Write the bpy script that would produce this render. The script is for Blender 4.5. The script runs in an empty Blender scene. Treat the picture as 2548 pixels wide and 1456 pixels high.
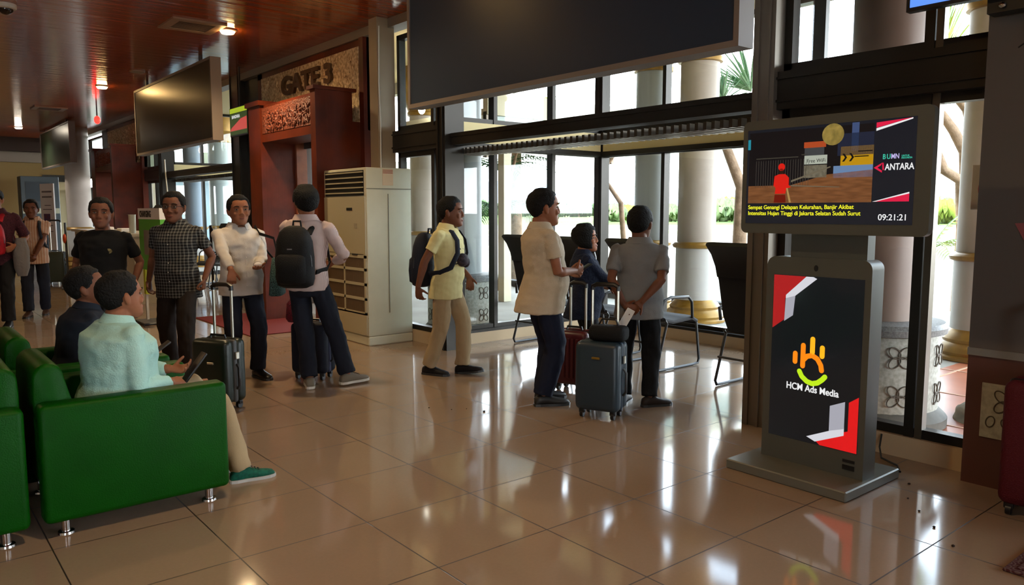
import bpy, bmesh, math, random
from math import sin, cos, pi, radians as R
from mathutils import Vector as V, Matrix, noise as NZ

random.seed(7)
SC = bpy.context.scene
COL = SC.collection

# ------------------------------------------------------------------ camera, sky, sun, exposure
YAW = R(39.4); PIT = R(6.0); CH = 1.46
cam = bpy.data.cameras.new('camera'); cam.sensor_width = 36; cam.lens = 36*1920/2548; cam.clip_end = 2000; cam.clip_start = .05
co = bpy.data.objects.new('camera', cam); COL.objects.link(co)
co.location = (0, 0, CH); co.rotation_euler = (pi/2-PIT, 0, -YAW)
SC.camera = co
SC.view_settings.view_transform = 'Standard'; SC.view_settings.look = 'None'
SC.view_settings.exposure = 1.75; SC.view_settings.gamma = 1; SC.view_settings.use_curve_mapping = False
SKY = 7.0
w = bpy.data.worlds.new('sky'); SC.world = w; w.use_nodes = True
nt = w.node_tree; nt.nodes.clear()
_o = nt.nodes.new('ShaderNodeOutputWorld'); _b = nt.nodes.new('ShaderNodeBackground')
_t = nt.nodes.new('ShaderNodeTexCoord'); _s = nt.nodes.new('ShaderNodeSeparateXYZ'); _r = nt.nodes.new('ShaderNodeValToRGB')
nt.links.new(_t.outputs['Generated'], _s.inputs[0]); nt.links.new(_s.outputs[2], _r.inputs[0])
_e = _r.color_ramp.elements
_e[0].position = 0.0; _e[0].color = (.93, .96, .98, 1)
_e[1].position = .45; _e[1].color = (.26, .33, .42, 1)
nt.links.new(_r.outputs[0], _b.inputs[0]); _b.inputs[1].default_value = SKY
nt.links.new(_b.outputs[0], _o.inputs[0])
sun = bpy.data.lights.new('sun', 'SUN'); sun.energy = 3.0; sun.angle = R(2); sun.color = (1, .95, .86)
so = bpy.data.objects.new('sun', sun); COL.objects.link(so)
so.rotation_euler = V((-.45, .35, .83)).to_track_quat('Z', 'Y').to_euler()     # stands high over the terminal roof
CY = SC.cycles
CY.max_bounces = 8; CY.diffuse_bounces = 4; CY.glossy_bounces = 4; CY.transparent_max_bounces = 24
CY.sample_clamp_indirect = 6; CY.caustics_reflective = False; CY.caustics_refractive = False
CY.use_denoising = True

# ------------------------------------------------------------------ materials
def lin(c):
    return tuple((x/255/12.92 if x/255 <= .04045 else ((x/255+.055)/1.055)**2.4) for x in c[:3]) + (1,)
MC = {}
def nn(nt, t, **k):
    n = nt.nodes.new('ShaderNode'+t)
    for a, b in k.items(): setattr(n, a, b)
    return n
def M(name, col=(128,128,128), rough=.5, metal=0, spec=.5, noise=None, bump=None, emit=None, estr=1, coat=0, sheen=0, pat=None, coord='Object'):
    if name in MC: return MC[name]
    if rough >= .55 and spec == .5: spec = .22
    m = bpy.data.materials.new(name); m.use_nodes = True; nt = m.node_tree; L = nt.links.new
    p = nt.nodes['Principled BSDF']
    p.inputs['Base Color'].default_value = lin(col); p.inputs['Roughness'].default_value = rough
    p.inputs['Metallic'].default_value = metal; p.inputs['Specular IOR Level'].default_value = spec
    p.inputs['Coat Weight'].default_value = coat; p.inputs['Sheen Weight'].default_value = sheen
    tc = nn(nt, 'TexCoord')
    if noise:                                  # (scale, colour2, detail)
        n = nn(nt, 'TexNoise'); n.inputs['Scale'].default_value = noise[0]; n.inputs['Detail'].default_value = 5
        L(tc.outputs[coord], n.inputs['Vector'])
        r = nn(nt, 'ValToRGB'); r.color_ramp.elements[0].position = .35; r.color_ramp.elements[1].position = .68
        r.color_ramp.elements[0].color = lin(col); r.color_ramp.elements[1].color = lin(noise[1])
        L(n.outputs['Fac'], r.inputs[0]); L(r.outputs[0], p.inputs['Base Color'])
    if pat:
        L(pat(nt, tc.outputs[coord]), p.inputs['Base Color'])
    if bump:                                   # (scale, strength[, (sx,sy,sz)])
        n = nn(nt, 'TexNoise'); n.inputs['Scale'].default_value = bump[0]; n.inputs['Detail'].default_value = 4
        src = tc.outputs[coord]
        if len(bump) > 2:
            mp = nn(nt, 'Mapping'); mp.inputs['Scale'].default_value = bump[2]; L(src, mp.inputs[0]); src = mp.outputs[0]
        L(src, n.inputs['Vector'])
        b = nn(nt, 'Bump'); b.inputs['Strength'].default_value = bump[1]; b.inputs['Distance'].default_value = .02
        L(n.outputs['Fac'], b.inputs['Height']); L(b.outputs[0], p.inputs['Normal'])
    if emit:
        p.inputs['Emission Color'].default_value = lin(emit); p.inputs['Emission Strength'].default_value = estr
    MC[name] = m
    return m
def sep(nt, v):
    s = nn(nt, 'SeparateXYZ'); nt.links.new(v, s.inputs[0]); return s.outputs
def mth(nt, op, a, b=None):
    n = nn(nt, 'Math', operation=op)
    for i, x in enumerate((a, b)):
        if x is None: continue
        if isinstance(x, (int, float)): n.inputs[i].default_value = x
        else: nt.links.new(x, n.inputs[i])
    return n.outputs[0]
def stripe(nt, x, pitch, width, off=0):
    return mth(nt, 'LESS_THAN', mth(nt, 'FRACT', mth(nt, 'ADD', mth(nt, 'MULTIPLY', x, 1/pitch), off)), width)
def mixc(nt, f, a, b):
    n = nn(nt, 'Mix', data_type='RGBA')
    if isinstance(f, (int, float)): n.inputs[0].default_value = f
    else: nt.links.new(f, n.inputs[0])
    for i, c in ((6, a), (7, b)):
        if isinstance(c, tuple): n.inputs[i].default_value = lin(c)
        else: nt.links.new(c, n.inputs[i])
    return n.outputs[2]
def pat_plaid(a, b, c, p=.022):
    def f(nt, v):
        s = sep(nt, v)
        x = stripe(nt, s[0], p, .35); z = stripe(nt, s[2], p, .35)
        m = mixc(nt, x, a, b); m2 = mixc(nt, z, m, b)
        return mixc(nt, mth(nt, 'MULTIPLY', x, z), m2, c)
    return f
def pat_stripe(a, b, p=.02, wd=.4, ax=0):
    def f(nt, v): return mixc(nt, stripe(nt, sep(nt, v)[ax], p, wd), a, b)
    return f
def pat_batik(a, b, sc=30):
    def f(nt, v):
        o = nn(nt, 'TexVoronoi'); o.inputs['Scale'].default_value = sc; nt.links.new(v, o.inputs['Vector'])
        w_ = mth(nt, 'LESS_THAN', mth(nt, 'FRACT', mth(nt, 'MULTIPLY', o.outputs['Distance'], 3.2)), .42)
        return mixc(nt, w_, a, b)
    return f
def glass_mat(name, tint=(247,250,250), refl=1.0):
    m = bpy.data.materials.new(name); m.use_nodes = True; nt = m.node_tree; nt.nodes.clear(); L = nt.links.new
    o = nn(nt, 'OutputMaterial'); mx = nn(nt, 'MixShader'); t = nn(nt, 'BsdfTransparent'); g = nn(nt, 'BsdfGlossy')
    t.inputs[0].default_value = lin(tint); g.inputs['Roughness'].default_value = .01
    f = nn(nt, 'LayerWeight'); f.inputs[0].default_value = .5
    fm = mth(nt, 'ADD', mth(nt, 'MULTIPLY', mth(nt, 'POWER', f.outputs['Facing'], 5), .7*refl), .035*refl)
    L(fm, mx.inputs[0]); L(t.outputs[0], mx.inputs[1]); L(g.outputs[0], mx.inputs[2]); L(mx.outputs[0], o.inputs[0])
    MC[name] = m
    return m

# ------------------------------------------------------------------ mesh builder
class MB:
    def __init__(s): s.v = []; s.f = []; s.m = []; s.k = 0
    def add(s, vs, fs, T=None):
        n = len(s.v)
        s.v += [tuple(T @ V(p)) if T else tuple(p) for p in vs]
        s.f += [tuple(i+n for i in f) for f in fs]; s.m += [s.k]*len(fs); return s
    def mat(s, k): s.k = k; return s
    def box(s, a, b, T=None):
        x0,y0,z0 = a; x1,y1,z1 = b
        vs = [(x,y,z) for z in (z0,z1) for y in (y0,y1) for x in (x0,x1)]
        return s.add(vs, [(0,2,3,1),(4,5,7,6),(0,1,5,4),(2,6,7,3),(0,4,6,2),(1,3,7,5)], T)
    def rbox(s, a, b, r=.02, seg=2, T=None):
        bm = bmesh.new(); bmesh.ops.create_cube(bm, size=1)
        c = [(a[i]+b[i])/2 for i in range(3)]; d = [b[i]-a[i] for i in range(3)]
        for v in bm.verts: v.co = V([c[i]+v.co[i]*d[i] for i in range(3)])
        bmesh.ops.bevel(bm, geom=list(bm.edges), offset=min(r, min(abs(x) for x in d)*.49), segments=seg, profile=.5, affect='EDGES')
        bm.verts.index_update()
        s.add([v.co.copy() for v in bm.verts], [[v.index for v in f.verts] for f in bm.faces], T); bm.free(); return s
    def loft(s, rings, n=16, T=None, cap=True, ex=1.0):
        """rings: (centre, axis x, axis y, rx, ry)"""
        vs = []; fs = []
        for c, ax, ay, rx, ry in rings:
            for k in range(n):
                a = 2*pi*k/n; ca, sa = cos(a), sin(a)
                if ex != 1: ca = math.copysign(abs(ca)**ex, ca); sa = math.copysign(abs(sa)**ex, sa)
                vs.append(V(c)+V(ax)*(rx*ca)+V(ay)*(ry*sa))
        for i in range(len(rings)-1):
            for k in range(n):
                k2 = (k+1) % n
                fs.append((i*n+k, i*n+k2, (i+1)*n+k2, (i+1)*n+k))
        if cap:
            fs.append(tuple(reversed(range(n)))); fs.append(tuple(range((len(rings)-1)*n, len(rings)*n)))
        return s.add(vs, fs, T)
    def tube(s, pts, r, n=8, T=None, flat=1.0, up=None, closed=False):
        pts = [V(p) for p in pts]; rr = r if isinstance(r, (list, tuple)) else [r]*len(pts)
        rings = []; last = None
        for i, p in enumerate(pts):
            d = (pts[min(i+1, len(pts)-1)]-pts[max(i-1, 0)])
            d = d.normalized() if d.length > 1e-9 else V((0,0,1))
            if last is None:
                u = V(up) if up else (V((0,0,1)) if abs(d.z) < .9 else V((1,0,0)))
            else: u = last
            u = (u-d*u.dot(d)); u = u.normalized() if u.length > 1e-6 else d.orthogonal().normalized()
            last = u; sd = d.cross(u)
            rings.append((p, sd, u, rr[i], rr[i]*flat))
        return s.loft(rings, n, T)
    def lathe(s, prof, n=24, c=(0,0,0), T=None):
        return s.loft([(V((c[0],c[1],c[2]+z)), (1,0,0), (0,1,0), max(r,1e-4), max(r,1e-4)) for r, z in prof], n, T)
    def ell(s, c, r, n=14, m=9, T=None):
        rings = []
        for i in range(m+1):
            a = -pi/2+pi*i/m
            rings.append((V(c)+V((0,0,r[2]*sin(a))), (1,0,0), (0,1,0), max(r[0]*cos(a),1e-4), max(r[1]*cos(a),1e-4)))
        return s.loft(rings, n, T)
    def prism(s, poly, o, ax, ay, depth, T=None):
        """2-D polygon in plane (ax, ay) at o, extruded by the vector depth"""
        o, ax, ay, d = V(o), V(ax), V(ay), V(depth); n = len(poly)
        vs = [o+ax*p[0]+ay*p[1] for p in poly]; vs += [v+d for v in vs]
        fs = [tuple(range(n)), tuple(reversed(range(n, 2*n)))]+[(i, (i+1) % n, n+(i+1) % n, n+i) for i in range(n)]
        return s.add(vs, fs, T)
    def build(s, name, mats, parent=None, smooth=False, loc=None, rz=0, label=None, cat=None, group=None, kind=None, fix=True):
        me = bpy.data.meshes.new(name); me.from_pydata(s.v, [], s.f)
        if fix:
            bm = bmesh.new(); bm.from_mesh(me); bmesh.ops.recalc_face_normals(bm, faces=bm.faces); bm.to_mesh(me); bm.free()
        if not isinstance(mats, (list, tuple)): mats = [mats]
        for m in mats: me.materials.append(m)
        if len(mats) > 1: me.polygons.foreach_set('material_index', s.m)
        return link(name, me, parent, smooth, loc, rz, label, cat, group, kind)
def smoothen(me, ang=35):
    me.polygons.foreach_set('use_smooth', [True]*len(me.polygons))
    try: me.set_sharp_from_angle(angle=R(ang))
    except Exception: pass
def link(name, me, parent=None, smooth=False, loc=None, rz=0, label=None, cat=None, group=None, kind=None):
    if smooth: smoothen(me, 180 if smooth == 2 else 38)
    o = bpy.data.objects.new(name, me); COL.objects.link(o)
    if parent: o.parent = parent
    if loc: o.location = loc
    if rz: o.rotation_euler = (0,0,rz)
    return tag(o, label, cat, group, kind)
def tag(o, label=None, cat=None, group=None, kind=None):
    for k, v in (('label',label),('category',cat),('group',group),('kind',kind)):
        if v: o[k] = v
    return o
def empty(name, loc=(0,0,0), rz=0, label=None, cat=None, group=None, kind=None):
    o = bpy.data.objects.new(name, None); COL.objects.link(o); o.location = loc; o.rotation_euler = (0,0,rz); o.empty_display_size = .1
    return tag(o, label, cat, group, kind)
def copy_tree(o, parent=None):
    c = o.copy(); COL.objects.link(c)
    if parent: c.parent = parent
    for ch in [x for x in bpy.data.objects if x.parent == o]: copy_tree(ch, c)
    return c
def S(mb, name, m, **k): return mb.build(name, m, kind='structure', **k)
def text(body, name, m, parent, size, loc, rot, ext=.001, ax='LEFT', off=0, sx=1, label=None):
    cu = bpy.data.curves.new(name, 'FONT'); cu.body = body; cu.size = size; cu.extrude = ext; cu.align_x = ax; cu.offset = off
    cu.materials.append(m); t = bpy.data.objects.new(name, cu); COL.objects.link(t)
    dg = bpy.context.evaluated_depsgraph_get(); me = bpy.data.meshes.new_from_object(t.evaluated_get(dg))
    bpy.data.objects.remove(t)
    o = bpy.data.objects.new(name, me); COL.objects.link(o); o.parent = parent
    o.matrix_local = Matrix.Translation(loc) @ rot @ Matrix.Diagonal((sx,1,1,1))
    if label: o['label'] = label
    return o
# text facing -X (seen from inside the hall): reading direction is -Y
FACE_MX = Matrix(((0,0,-1,0),(-1,0,0,0),(0,1,0,0),(0,0,0,1)))
def remesh(mb, vox, it=3, disp=None, fac=.5):
    me = bpy.data.meshes.new('t'); me.from_pydata(mb.v, [], mb.f)
    bm = bmesh.new(); bm.from_mesh(me); bmesh.ops.recalc_face_normals(bm, faces=bm.faces); bm.to_mesh(me); bm.free()
    o = bpy.data.objects.new('t', me); COL.objects.link(o)
    r = o.modifiers.new('r', 'REMESH'); r.mode = 'VOXEL'; r.voxel_size = vox
    if it:
        q = o.modifiers.new('s', 'SMOOTH'); q.factor = fac; q.iterations = it
    dg = bpy.context.evaluated_depsgraph_get(); out = bpy.data.meshes.new_from_object(o.evaluated_get(dg))
    bpy.data.objects.remove(o); bpy.data.meshes.remove(me)
    if disp:
        nr = [v.normal.copy() for v in out.vertices]
        for v, n_ in zip(out.vertices, nr): v.co = disp(v.co.copy(), n_)
    return out

# shared materials
m_frame = M('dark_aluminium', (46,42,38), .35, .6)
m_frame2 = M('bronze_aluminium', (92,82,70), .35, .7)
m_wood = M('red_brown_wood', (100,38,16), .42, spec=.3, noise=(3,(72,26,11)), bump=(40,.08,(1,1,.05)))
m_woodl = M('orange_wood_panel', (150,86,52), .35, noise=(6,(118,62,36)), bump=(30,.05,(1,1,.04)))
m_cream = M('cream_panel', (236,220,168), .6)
m_white = M('white_paint', (215,212,200), .5)
m_black = M('black_plastic', (18,18,20), .4)
m_dark = M('dark_grey_plastic', (44,45,46), .45)
m_chrome = M('chrome', (200,200,200), .15, 1)
m_alu = M('brushed_aluminium', (190,185,170), .3, .9)
m_glass = glass_mat('clear_glass')
m_gold = M('gold_paint', (150,112,38), .35, .35, noise=(8,(126,92,32)))
m_colpink = M('column_paint', (172,160,150), .55, noise=(2,(160,148,138)))
m_colbrown = M('column_paint_brown', (122,98,84), .45, noise=(2,(108,86,74)))
m_colgrey = M('column_paint_grey', (128,132,134), .5)
m_paper = M('white_paper', (225,220,212), .7)
m_leaf = M('palm_leaf_green', (96,140,44), .5, noise=(5,(176,186,70)))
m_bark = M('tree_bark', (150,124,100), .85, noise=(9,(120,98,78)), bump=(30,.5))

# ------------------------------------------------------------------ the hall shell
FX = 4.65      # inner plane of the facade
def floor_mat():
    m = bpy.data.materials.new('polished_floor_tiles'); m.use_nodes = True; nt = m.node_tree; L = nt.links.new
    p = nt.nodes['Principled BSDF']; tc = nn(nt, 'TexCoord'); s = sep(nt, tc.outputs['Object'])
    def grid(x, o): return stripe(nt, x, .6, .010, -o/.6+.005)
    g = mth(nt, 'MAXIMUM', grid(s[0], .4985), grid(s[1], .145))
    n = nn(nt, 'TexNoise'); n.inputs['Scale'].default_value = 2.2; n.inputs['Detail'].default_value = 8; L(tc.outputs['Object'], n.inputs['Vector'])
    n2 = nn(nt, 'TexNoise'); n2.inputs['Scale'].default_value = 60; n2.inputs['Detail'].default_value = 3; L(tc.outputs['Object'], n2.inputs['Vector'])
    fac = mth(nt, 'ADD', mth(nt, 'MULTIPLY', n.outputs[0], .6), mth(nt, 'MULTIPLY', n2.outputs[0], .4))
    c = mixc(nt, fac, (140,120,100), (158,136,116))
    c = mixc(nt, g, c, (42,30,22)); L(c, p.inputs['Base Color'])
    rr = mth(nt, 'ADD', mth(nt, 'MULTIPLY', n2.outputs[0], .05), mth(nt, 'ADD', mth(nt, 'MULTIPLY', g, .4), .055)); L(rr, p.inputs['Roughness'])
    b = nn(nt, 'Bump'); b.inputs['Strength'].default_value = .25; b.inputs['Distance'].default_value = .002
    L(mth(nt, 'SUBTRACT', 1, g), b.inputs['Height']); L(b.outputs[0], p.inputs['Normal'])
    p.inputs['Specular IOR Level'].default_value = .62
    return m
m_floor = floor_mat()
S(MB().box((-9, -7, -.2), (FX+.12, 27.2, 0)), 'floor', m_floor)
S(MB().box((FX+.12, 3.0, -.2), (7.2, 6.95, 0)), 'floor', m_floor)            # the bay beside the big screen
S(MB().box((FX+.12, 12.7, -.2), (7.2, 16.9, 0)), 'floor', m_floor)
def ceil_mat():
    m = bpy.data.materials.new('glossy_brown_ceiling_planks'); m.use_nodes = True; nt = m.node_tree; L = nt.links.new
    p = nt.nodes['Principled BSDF']; tc = nn(nt, 'TexCoord'); s = sep(nt, tc.outputs['Object'])
    mp = nn(nt, 'Mapping'); mp.inputs['Scale'].default_value = (.25, 7, 1); L(tc.outputs['Object'], mp.inputs[0])
    n = nn(nt, 'TexNoise'); n.inputs['Scale'].default_value = 1.6; n.inputs['Detail'].default_value = 3; L(mp.outputs[0], n.inputs['Vector'])
    g = stripe(nt, s[1], .2, .03)
    c = mixc(nt, n.outputs[0], (140,56,26), (170,78,38)); c = mixc(nt, g, c, (90,38,18)); L(c, p.inputs['Base Color'])
    p.inputs['Roughness'].default_value = .16; p.inputs['Specular IOR Level'].default_value = .8
    b = nn(nt, 'Bump'); b.inputs['Strength'].default_value = .35; b.inputs['Distance'].default_value = .012
    h = mth(nt, 'ADD', n.outputs[0], mth(nt, 'MULTIPLY', mth(nt, 'SINE', mth(nt, 'MULTIPLY', s[1], 31.4)), .06))
    L(h, b.inputs['Height']); L(b.outputs[0], p.inputs['Normal'])
    return m
m_ceil = ceil_mat()
S(MB().box((-9, -7, 3.6), (FX+.1, 27.2, 3.8)), 'ceiling', m_ceil)
m_wallf = M('ochre_wall', (148,120,76), .7)
m_wallb = M('beige_wall', (168,146,122), .7)
S(MB().box((-9, 27.0, 0), (FX+.1, 27.2, 3.6)), 'wall_far', m_wallf)
S(MB().box((-9.2, -7, 0), (-9, 27.2, 3.6)), 'wall_left', m_wallb)
S(MB().box((-9, -7.2, 0), (FX+.1, -7, .9)).box((-9, -7.2, 3.0), (FX+.1, -7, 3.6)).box((-9, -7.2, .9), (-7, -7, 3.0)).box((-3, -7.2, .9), (FX+.1, -7, 3.0)), 'wall_back', m_wallb)
S(MB().box((-9, 26.6, 3.2), (FX, 27.0, 3.6)), 'trim_1', M('dark_soffit', (52,36,28), .6))
S(MB().box((-9, 26.9, 2.9), (FX, 27.0, 3.2)), 'trim_2', M('pale_band', (138,122,108), .6))
# fascia strip where ceiling meets facade
S(MB().box((FX-.09, -7, 3.5), (FX+.1, 27, 3.6)), 'trim_3', M('grey_fascia', (120,104,88), .45))

def pane(name, a, b, lab=None):
    return S(MB().box(a, b), name, m_glass)
wn = [0]
def window(y0, y1, z0, z1, posts=(), x=FX, rails=(), fw=.05, d=.08, far=False):
    """glazed opening in the plane X = x: glass with frame and mullions as parts"""
    wn[0] += 1
    g = S(MB().box((x+.035, y0, z0), (x+.043, y1, z1)), 'window_%d' % wn[0], m_glass)
    f = MB()
    for a, b in (((y0, z0), (y1, z0+fw)), ((y0, z1-fw), (y1, z1)), ((y0, z0), (y0+fw, z1)), ((y1-fw, z0), (y1, z1))):
        f.box((x, a[0], a[1]), (x+d, b[0], b[1]))
    f.build('window_frame', m_frame, g)
    for p in posts: MB().box((x-.01, p-fw/2, z0), (x+d+.01, p+fw/2, z1)).build('mullion', m_frame, g)
    for r in rails: MB().box((x, y0, r-fw/2), (x+d, y1, r+fw/2)).build('mullion', m_frame, g)
    return g
def windowY(x0, x1, z0, z1, posts, y, fw=.05, d=.08):
    wn[0] += 1
    g = S(MB().box((x0, y+.035, z0), (x1, y+.043, z1)), 'window_%d' % wn[0], m_glass)
    f = MB()
    for a, b in (((x0, z0), (x1, z0+fw)), ((x0, z1-fw), (x1, z1)), ((x0, z0), (x0+fw, z1)), ((x1-fw, z0), (x1, z1))):
        f.box((a[0], y, a[1]), (b[0], y+d, b[1]))
    f.build('window_frame', m_frame, g)
    for p in posts: MB().box((p-fw/2, y-.01, z0), (p+fw/2, y+d+.01, z1)).build('mullion', m_frame, g)
    return g
def beam(y0, y1, name):
    b = MB().box((FX-.06, y0, 2.12), (FX+.14, y1, 2.36)).box((FX-.075, y0, 2.31), (FX+.15, y1, 2.325)).box((FX-.075, y0, 2.165), (FX+.15, y1, 2.18))
    return S(b, name, m_frame)
tn = [3]
def trim(mb, m=None):
    tn[0] += 1
    return S(mb, 'trim_%d' % tn[0], m or m_frame)
def bay(y0, y1, posts, sposts):
    """glazed bay standing out of the facade between y0 and y1"""
    xo = 7.1
    for z0, z1 in ((.14, 2.18), (2.42, 3.52)):
        window(y0+.06, y1-.06, z0, z1, posts, xo)
        windowY(FX+.14, xo, z0, z1, sposts, y1-.08)
        windowY(FX+.14, xo, z0, z1, sposts, y0)
    for y in (y0+.0, y1-.12): trim(MB().box((xo-.04, y, 0), (xo+.1, y+.12, 3.6)))
    # cream transom band, dark rail under it, plinth
    t = MB().box((xo-.02, y0, 2.2), (xo+.1, y1, 2.42)).box((FX+.14, y1-.1, 2.2), (xo, y1+.02, 2.42)).box((FX+.14, y0-.02, 2.2), (xo, y0+.1, 2.42))
    trim(t, m_cream)
    trim(MB().box((xo-.05, y0, 2.14), (xo+.1, y1, 2.2)).box((FX+.14, y1-.12, 2.14), (xo, y1+.02, 2.2)).box((FX+.14, y0-.02, 2.14), (xo, y0+.12, 2.2)))
    trim(MB().box((xo-.07, y0, 0), (xo+.12, y1, .12)).box((FX, y1-.14, 0), (xo, y1+.04, .12)).box((FX+.14, y0-.04, 0), (xo, y0+.14, .12)), M('plinth_tile', (190,165,130), .4))
    trim(MB().box((xo-.075, y0+.1, .12), (xo+.13, y1-.1, .15)).box((FX+.1, y1-.15, .12), (xo, y1+.05, .15)))
    # louvred head over the bay opening
    lv = MB()
    y = y0+.12
    while y < y1-.15:
        lv.box((FX+.14, y, 2.06), (FX+.5, y+.03, 2.12)); y += .075
    trim(lv, m_frame2)
    trim(MB().box((FX-.04, y0, 3.52), (xo+.1, y1, 3.62)), m_cream)
    # roof slab over bay
    trim(MB().box((FX+.1, y0-.05, 3.62), (xo+.3, y1+.05, 3.9)), m_cream)
bay(3.0, 6.95, (5.88, 4.6), (5.4, 6.28))
bay(12.7, 16.9, (15.5, 14.2), (5.4, 6.28))
windowY(-7, -3, .9, 3.0, (-5,), -7.14)  # unseen window added behind the camera to brighten the near faces
# corner posts of the bays in the facade plane
m_post = M('grey_metal_post', (120,112,102), .35, .5)
for y, wd in ((2.87, .16), (6.62, .16), (12.3, .42), (16.72, .2)):
    trim(MB().box((FX-.1, y, 0), (FX+.14, y+wd, 3.6)).box((FX-.115, y+.03, 0), (FX-.1, y+.05, 3.6)).box((FX-.115, y+wd-.05, 0), (FX-.1, y+wd-.03, 3.6)), m_frame if y > 3 else m_post)
for y0, y1 in ((-6.9, 1.0), (1.45, 2.87), (3.03, 6.62), (6.78, 7.72), (12.72, 16.72), (16.92, 18.3)):
    if y0 != 3.03 and y0 != 12.72: beam(y0, y1, 'trim_%d' % (tn[0]+1)); tn[0] += 1
    else:
        trim(MB().box((FX-.02, y0, 2.14), (FX+.14, y1, 2.26)).box((FX-.03, y0, 2.22), (FX+.15, y1, 2.24)))
# facade windows
def facade(y0, y1, posts=()):
    trim(MB().box((FX-.02, y0, 0), (FX+.14, y1, .13)), MC['plinth_tile'])
    window(y0, y1, .13, 2.12, posts, FX+.01, fw=.055)
    window(y0, y1, 2.36, 3.42, posts, FX+.01, fw=.055)
facade(1.45, 2.87, (1.96,))
trim(MB().box((FX+.0, 1.885, .13), (FX+.06, 1.925, 2.12)).box((FX+.0, 1.885, 2.36), (FX+.06, 1.925, 3.42)), m_frame2)
facade(6.78, 7.72, (7.0,))
facade(16.92, 18.3, (17.6,))
facade(-1.6, 1.0, (-.3,)); facade(-4.4, -1.8, (-3.1,)); facade(-6.9, -4.6, ())
facade(22.3, 26.9, (24.,))
for y in (-1.8, -4.6): trim(MB().box((FX-.1, y, 0), (FX+.14, y+.2, 3.6)))
# clad pillar at the right edge
m_pil = M('pillar_cladding', (88,80,74), .5); m_pilr = M('pillar_cladding_maroon', (88,52,44), .4)
pl = trim(MB().box((4.48, .4, .74), (FX+.14, 1.6, 3.6)), m_pil)
trim(MB().box((4.48, .4, 0), (FX+.14, 1.6, .70)), m_pilr)
trim(MB().box((4.465, .4, .70), (FX+.14, 1.6, .74)), M('grey_strip', (120,116,110), .4))
# beige service post and cables beside the air conditioner
trim(MB().box((4.42, 7.74, 0), (4.64, 7.92, 3.6)), M('beige_post', (150,130,104), .5))
MB().tube([(4.44, 7.73, 1.9), (4.44, 7.722, 2.4), (4.43, 7.73, 2.9), (4.44, 7.725, 3.5)], .008, 6).build('cable', m_white, label='white cable running up the beige post beside the air conditioner', cat='cable', smooth=True)
# solid wall between gate and bay (behind portals)
trim(MB().box((FX, 11.5, 0), (FX+.1, 12.3, 3.6)), m_frame)
trim(MB().box((FX, 7.92, 2.12), (FX+.1, 8.2, 3.6)), m_frame)
pane('window_90', (FX+.03, 7.92, .1), (FX+.04, 8.2, 2.12))

# ------------------------------------------------------------------ gate portals
m_stone = M('carved_cream_stone', (226,200,156), .75, noise=(26,(150,118,80)), bump=(30,.6))
m_carve = M('carved_red_wood', (128,62,38), .5, noise=(45,(70,26,18)), bump=(40,1.0))
def carved(y0, y1, z0, z1, x, seed, m, name, parent, n):
    rnd = random.Random(seed); mb = MB().box((x, y0, z0), (x+.03, y1, z1))
    for _ in range(n):
        y = rnd.uniform(y0+.05, y1-.05); z = rnd.uniform(z0+.03, z1-.08); a = rnd.uniform(0, pi); l = rnd.uniform(.03,.07)
        mb.ell((0,0,0), (.014, l, .014), 6, 4, Matrix.Translation((x-.004, y, z)) @ Matrix.Rotation(a, 4, 'X'))
    return mb.build(name, m, parent, smooth=True)
def portal(dy, txt, lab, lab2):
    p = empty('gate_portal', (0, dy, 0), 0, lab, 'gate portal')
    MB().box((3.98, 8.3, 0), (4.45, 8.43, 2.86)).box((3.95, 8.28, 2.86), (4.5, 8.46, 2.9)).build('side_panel', m_wood, p)
    MB().box((4.45, 8.3, 0), (4.64, 8.34, 2.52)).build('side_panel', m_wood, p)
    MB().box((3.98, 9.95, 0), (4.45, 10.35, 2.86)).box((3.95, 9.92, 2.84), (4.5, 10.4, 2.9)).build('side_panel', m_wood, p)
    l = MB().box((4.0, 8.43, 2.36), (4.45, 9.95, 2.46)).box((4.03, 8.43, 2.46), (4.4, 9.95, 2.84)).build('lintel', m_wood, p)
    carved(8.45, 9.93, 2.47, 2.8, 4.0, 3, m_carve, 'carving', l, 170)
    MB().box((4.5, 10.35, 0), (4.6, 11.45, 2.5)).box((4.49, 10.32, 0), (4.62, 10.38, 2.5)).build('jamb_panel', m_woodl, p)
    MB().box((4.45, 9.9, 0), (4.6, 10.1, 2.5)).build('jamb_panel', m_woodl, p)
    MB().box((4.56, 8.32, 2.3), (4.62, 10.35, 2.42)).build('door_head', m_frame, p)
    g = MB().box((4.6, 8.32, 0), (4.608, 9.9, 2.3)).build('door_glass', m_glass, p)
    MB().box((4.57, 9.05, 0), (4.63, 9.11, 2.3)).box((4.57, 8.32, 0), (4.63, 8.38, 2.3)).build('door_frame', m_frame2, g)
    # sign wall
    MB().box((4.6, 8.2, 2.42), (4.66, 8.38, 3.5)).box((4.6, 11.38, 2.42), (4.66, 11.55, 3.5)).box((4.6, 8.2, 3.42), (4.66, 11.55, 3.52)).box((4.63, 8.2, 2.42), (4.66, 11.5, 3.5)).build('sign_frame', m_wood, p)
    MB().box((4.55, 8.2, 0), (4.66, 8.3, 3.5)).build('door_post', m_wood, p)
    sg = empty('gate_sign', (0, dy, 0), 0, lab2, 'sign')
    carved(8.38, 11.38, 2.5, 3.42, 4.585, 5, m_stone, 'stone_panel', sg, 210)
    if txt:
        mb_ = M('bronze_letters', (84,58,34), .5)
        for c_, y_ in (('GATE', 10.58), ('3', 9.25)): text(c_, 'lettering', mb_, sg, .34, (4.565, y_, 3.09), FACE_MX, .02, off=.011, sx=1.4, label='dark brown raised letters')
    return p
portal(.1, 'GATE 3', 'brown wooden gate portal with carved red lintel under the GATE 3 sign', 'cream carved stone sign with brown GATE 3 letters')
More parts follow.
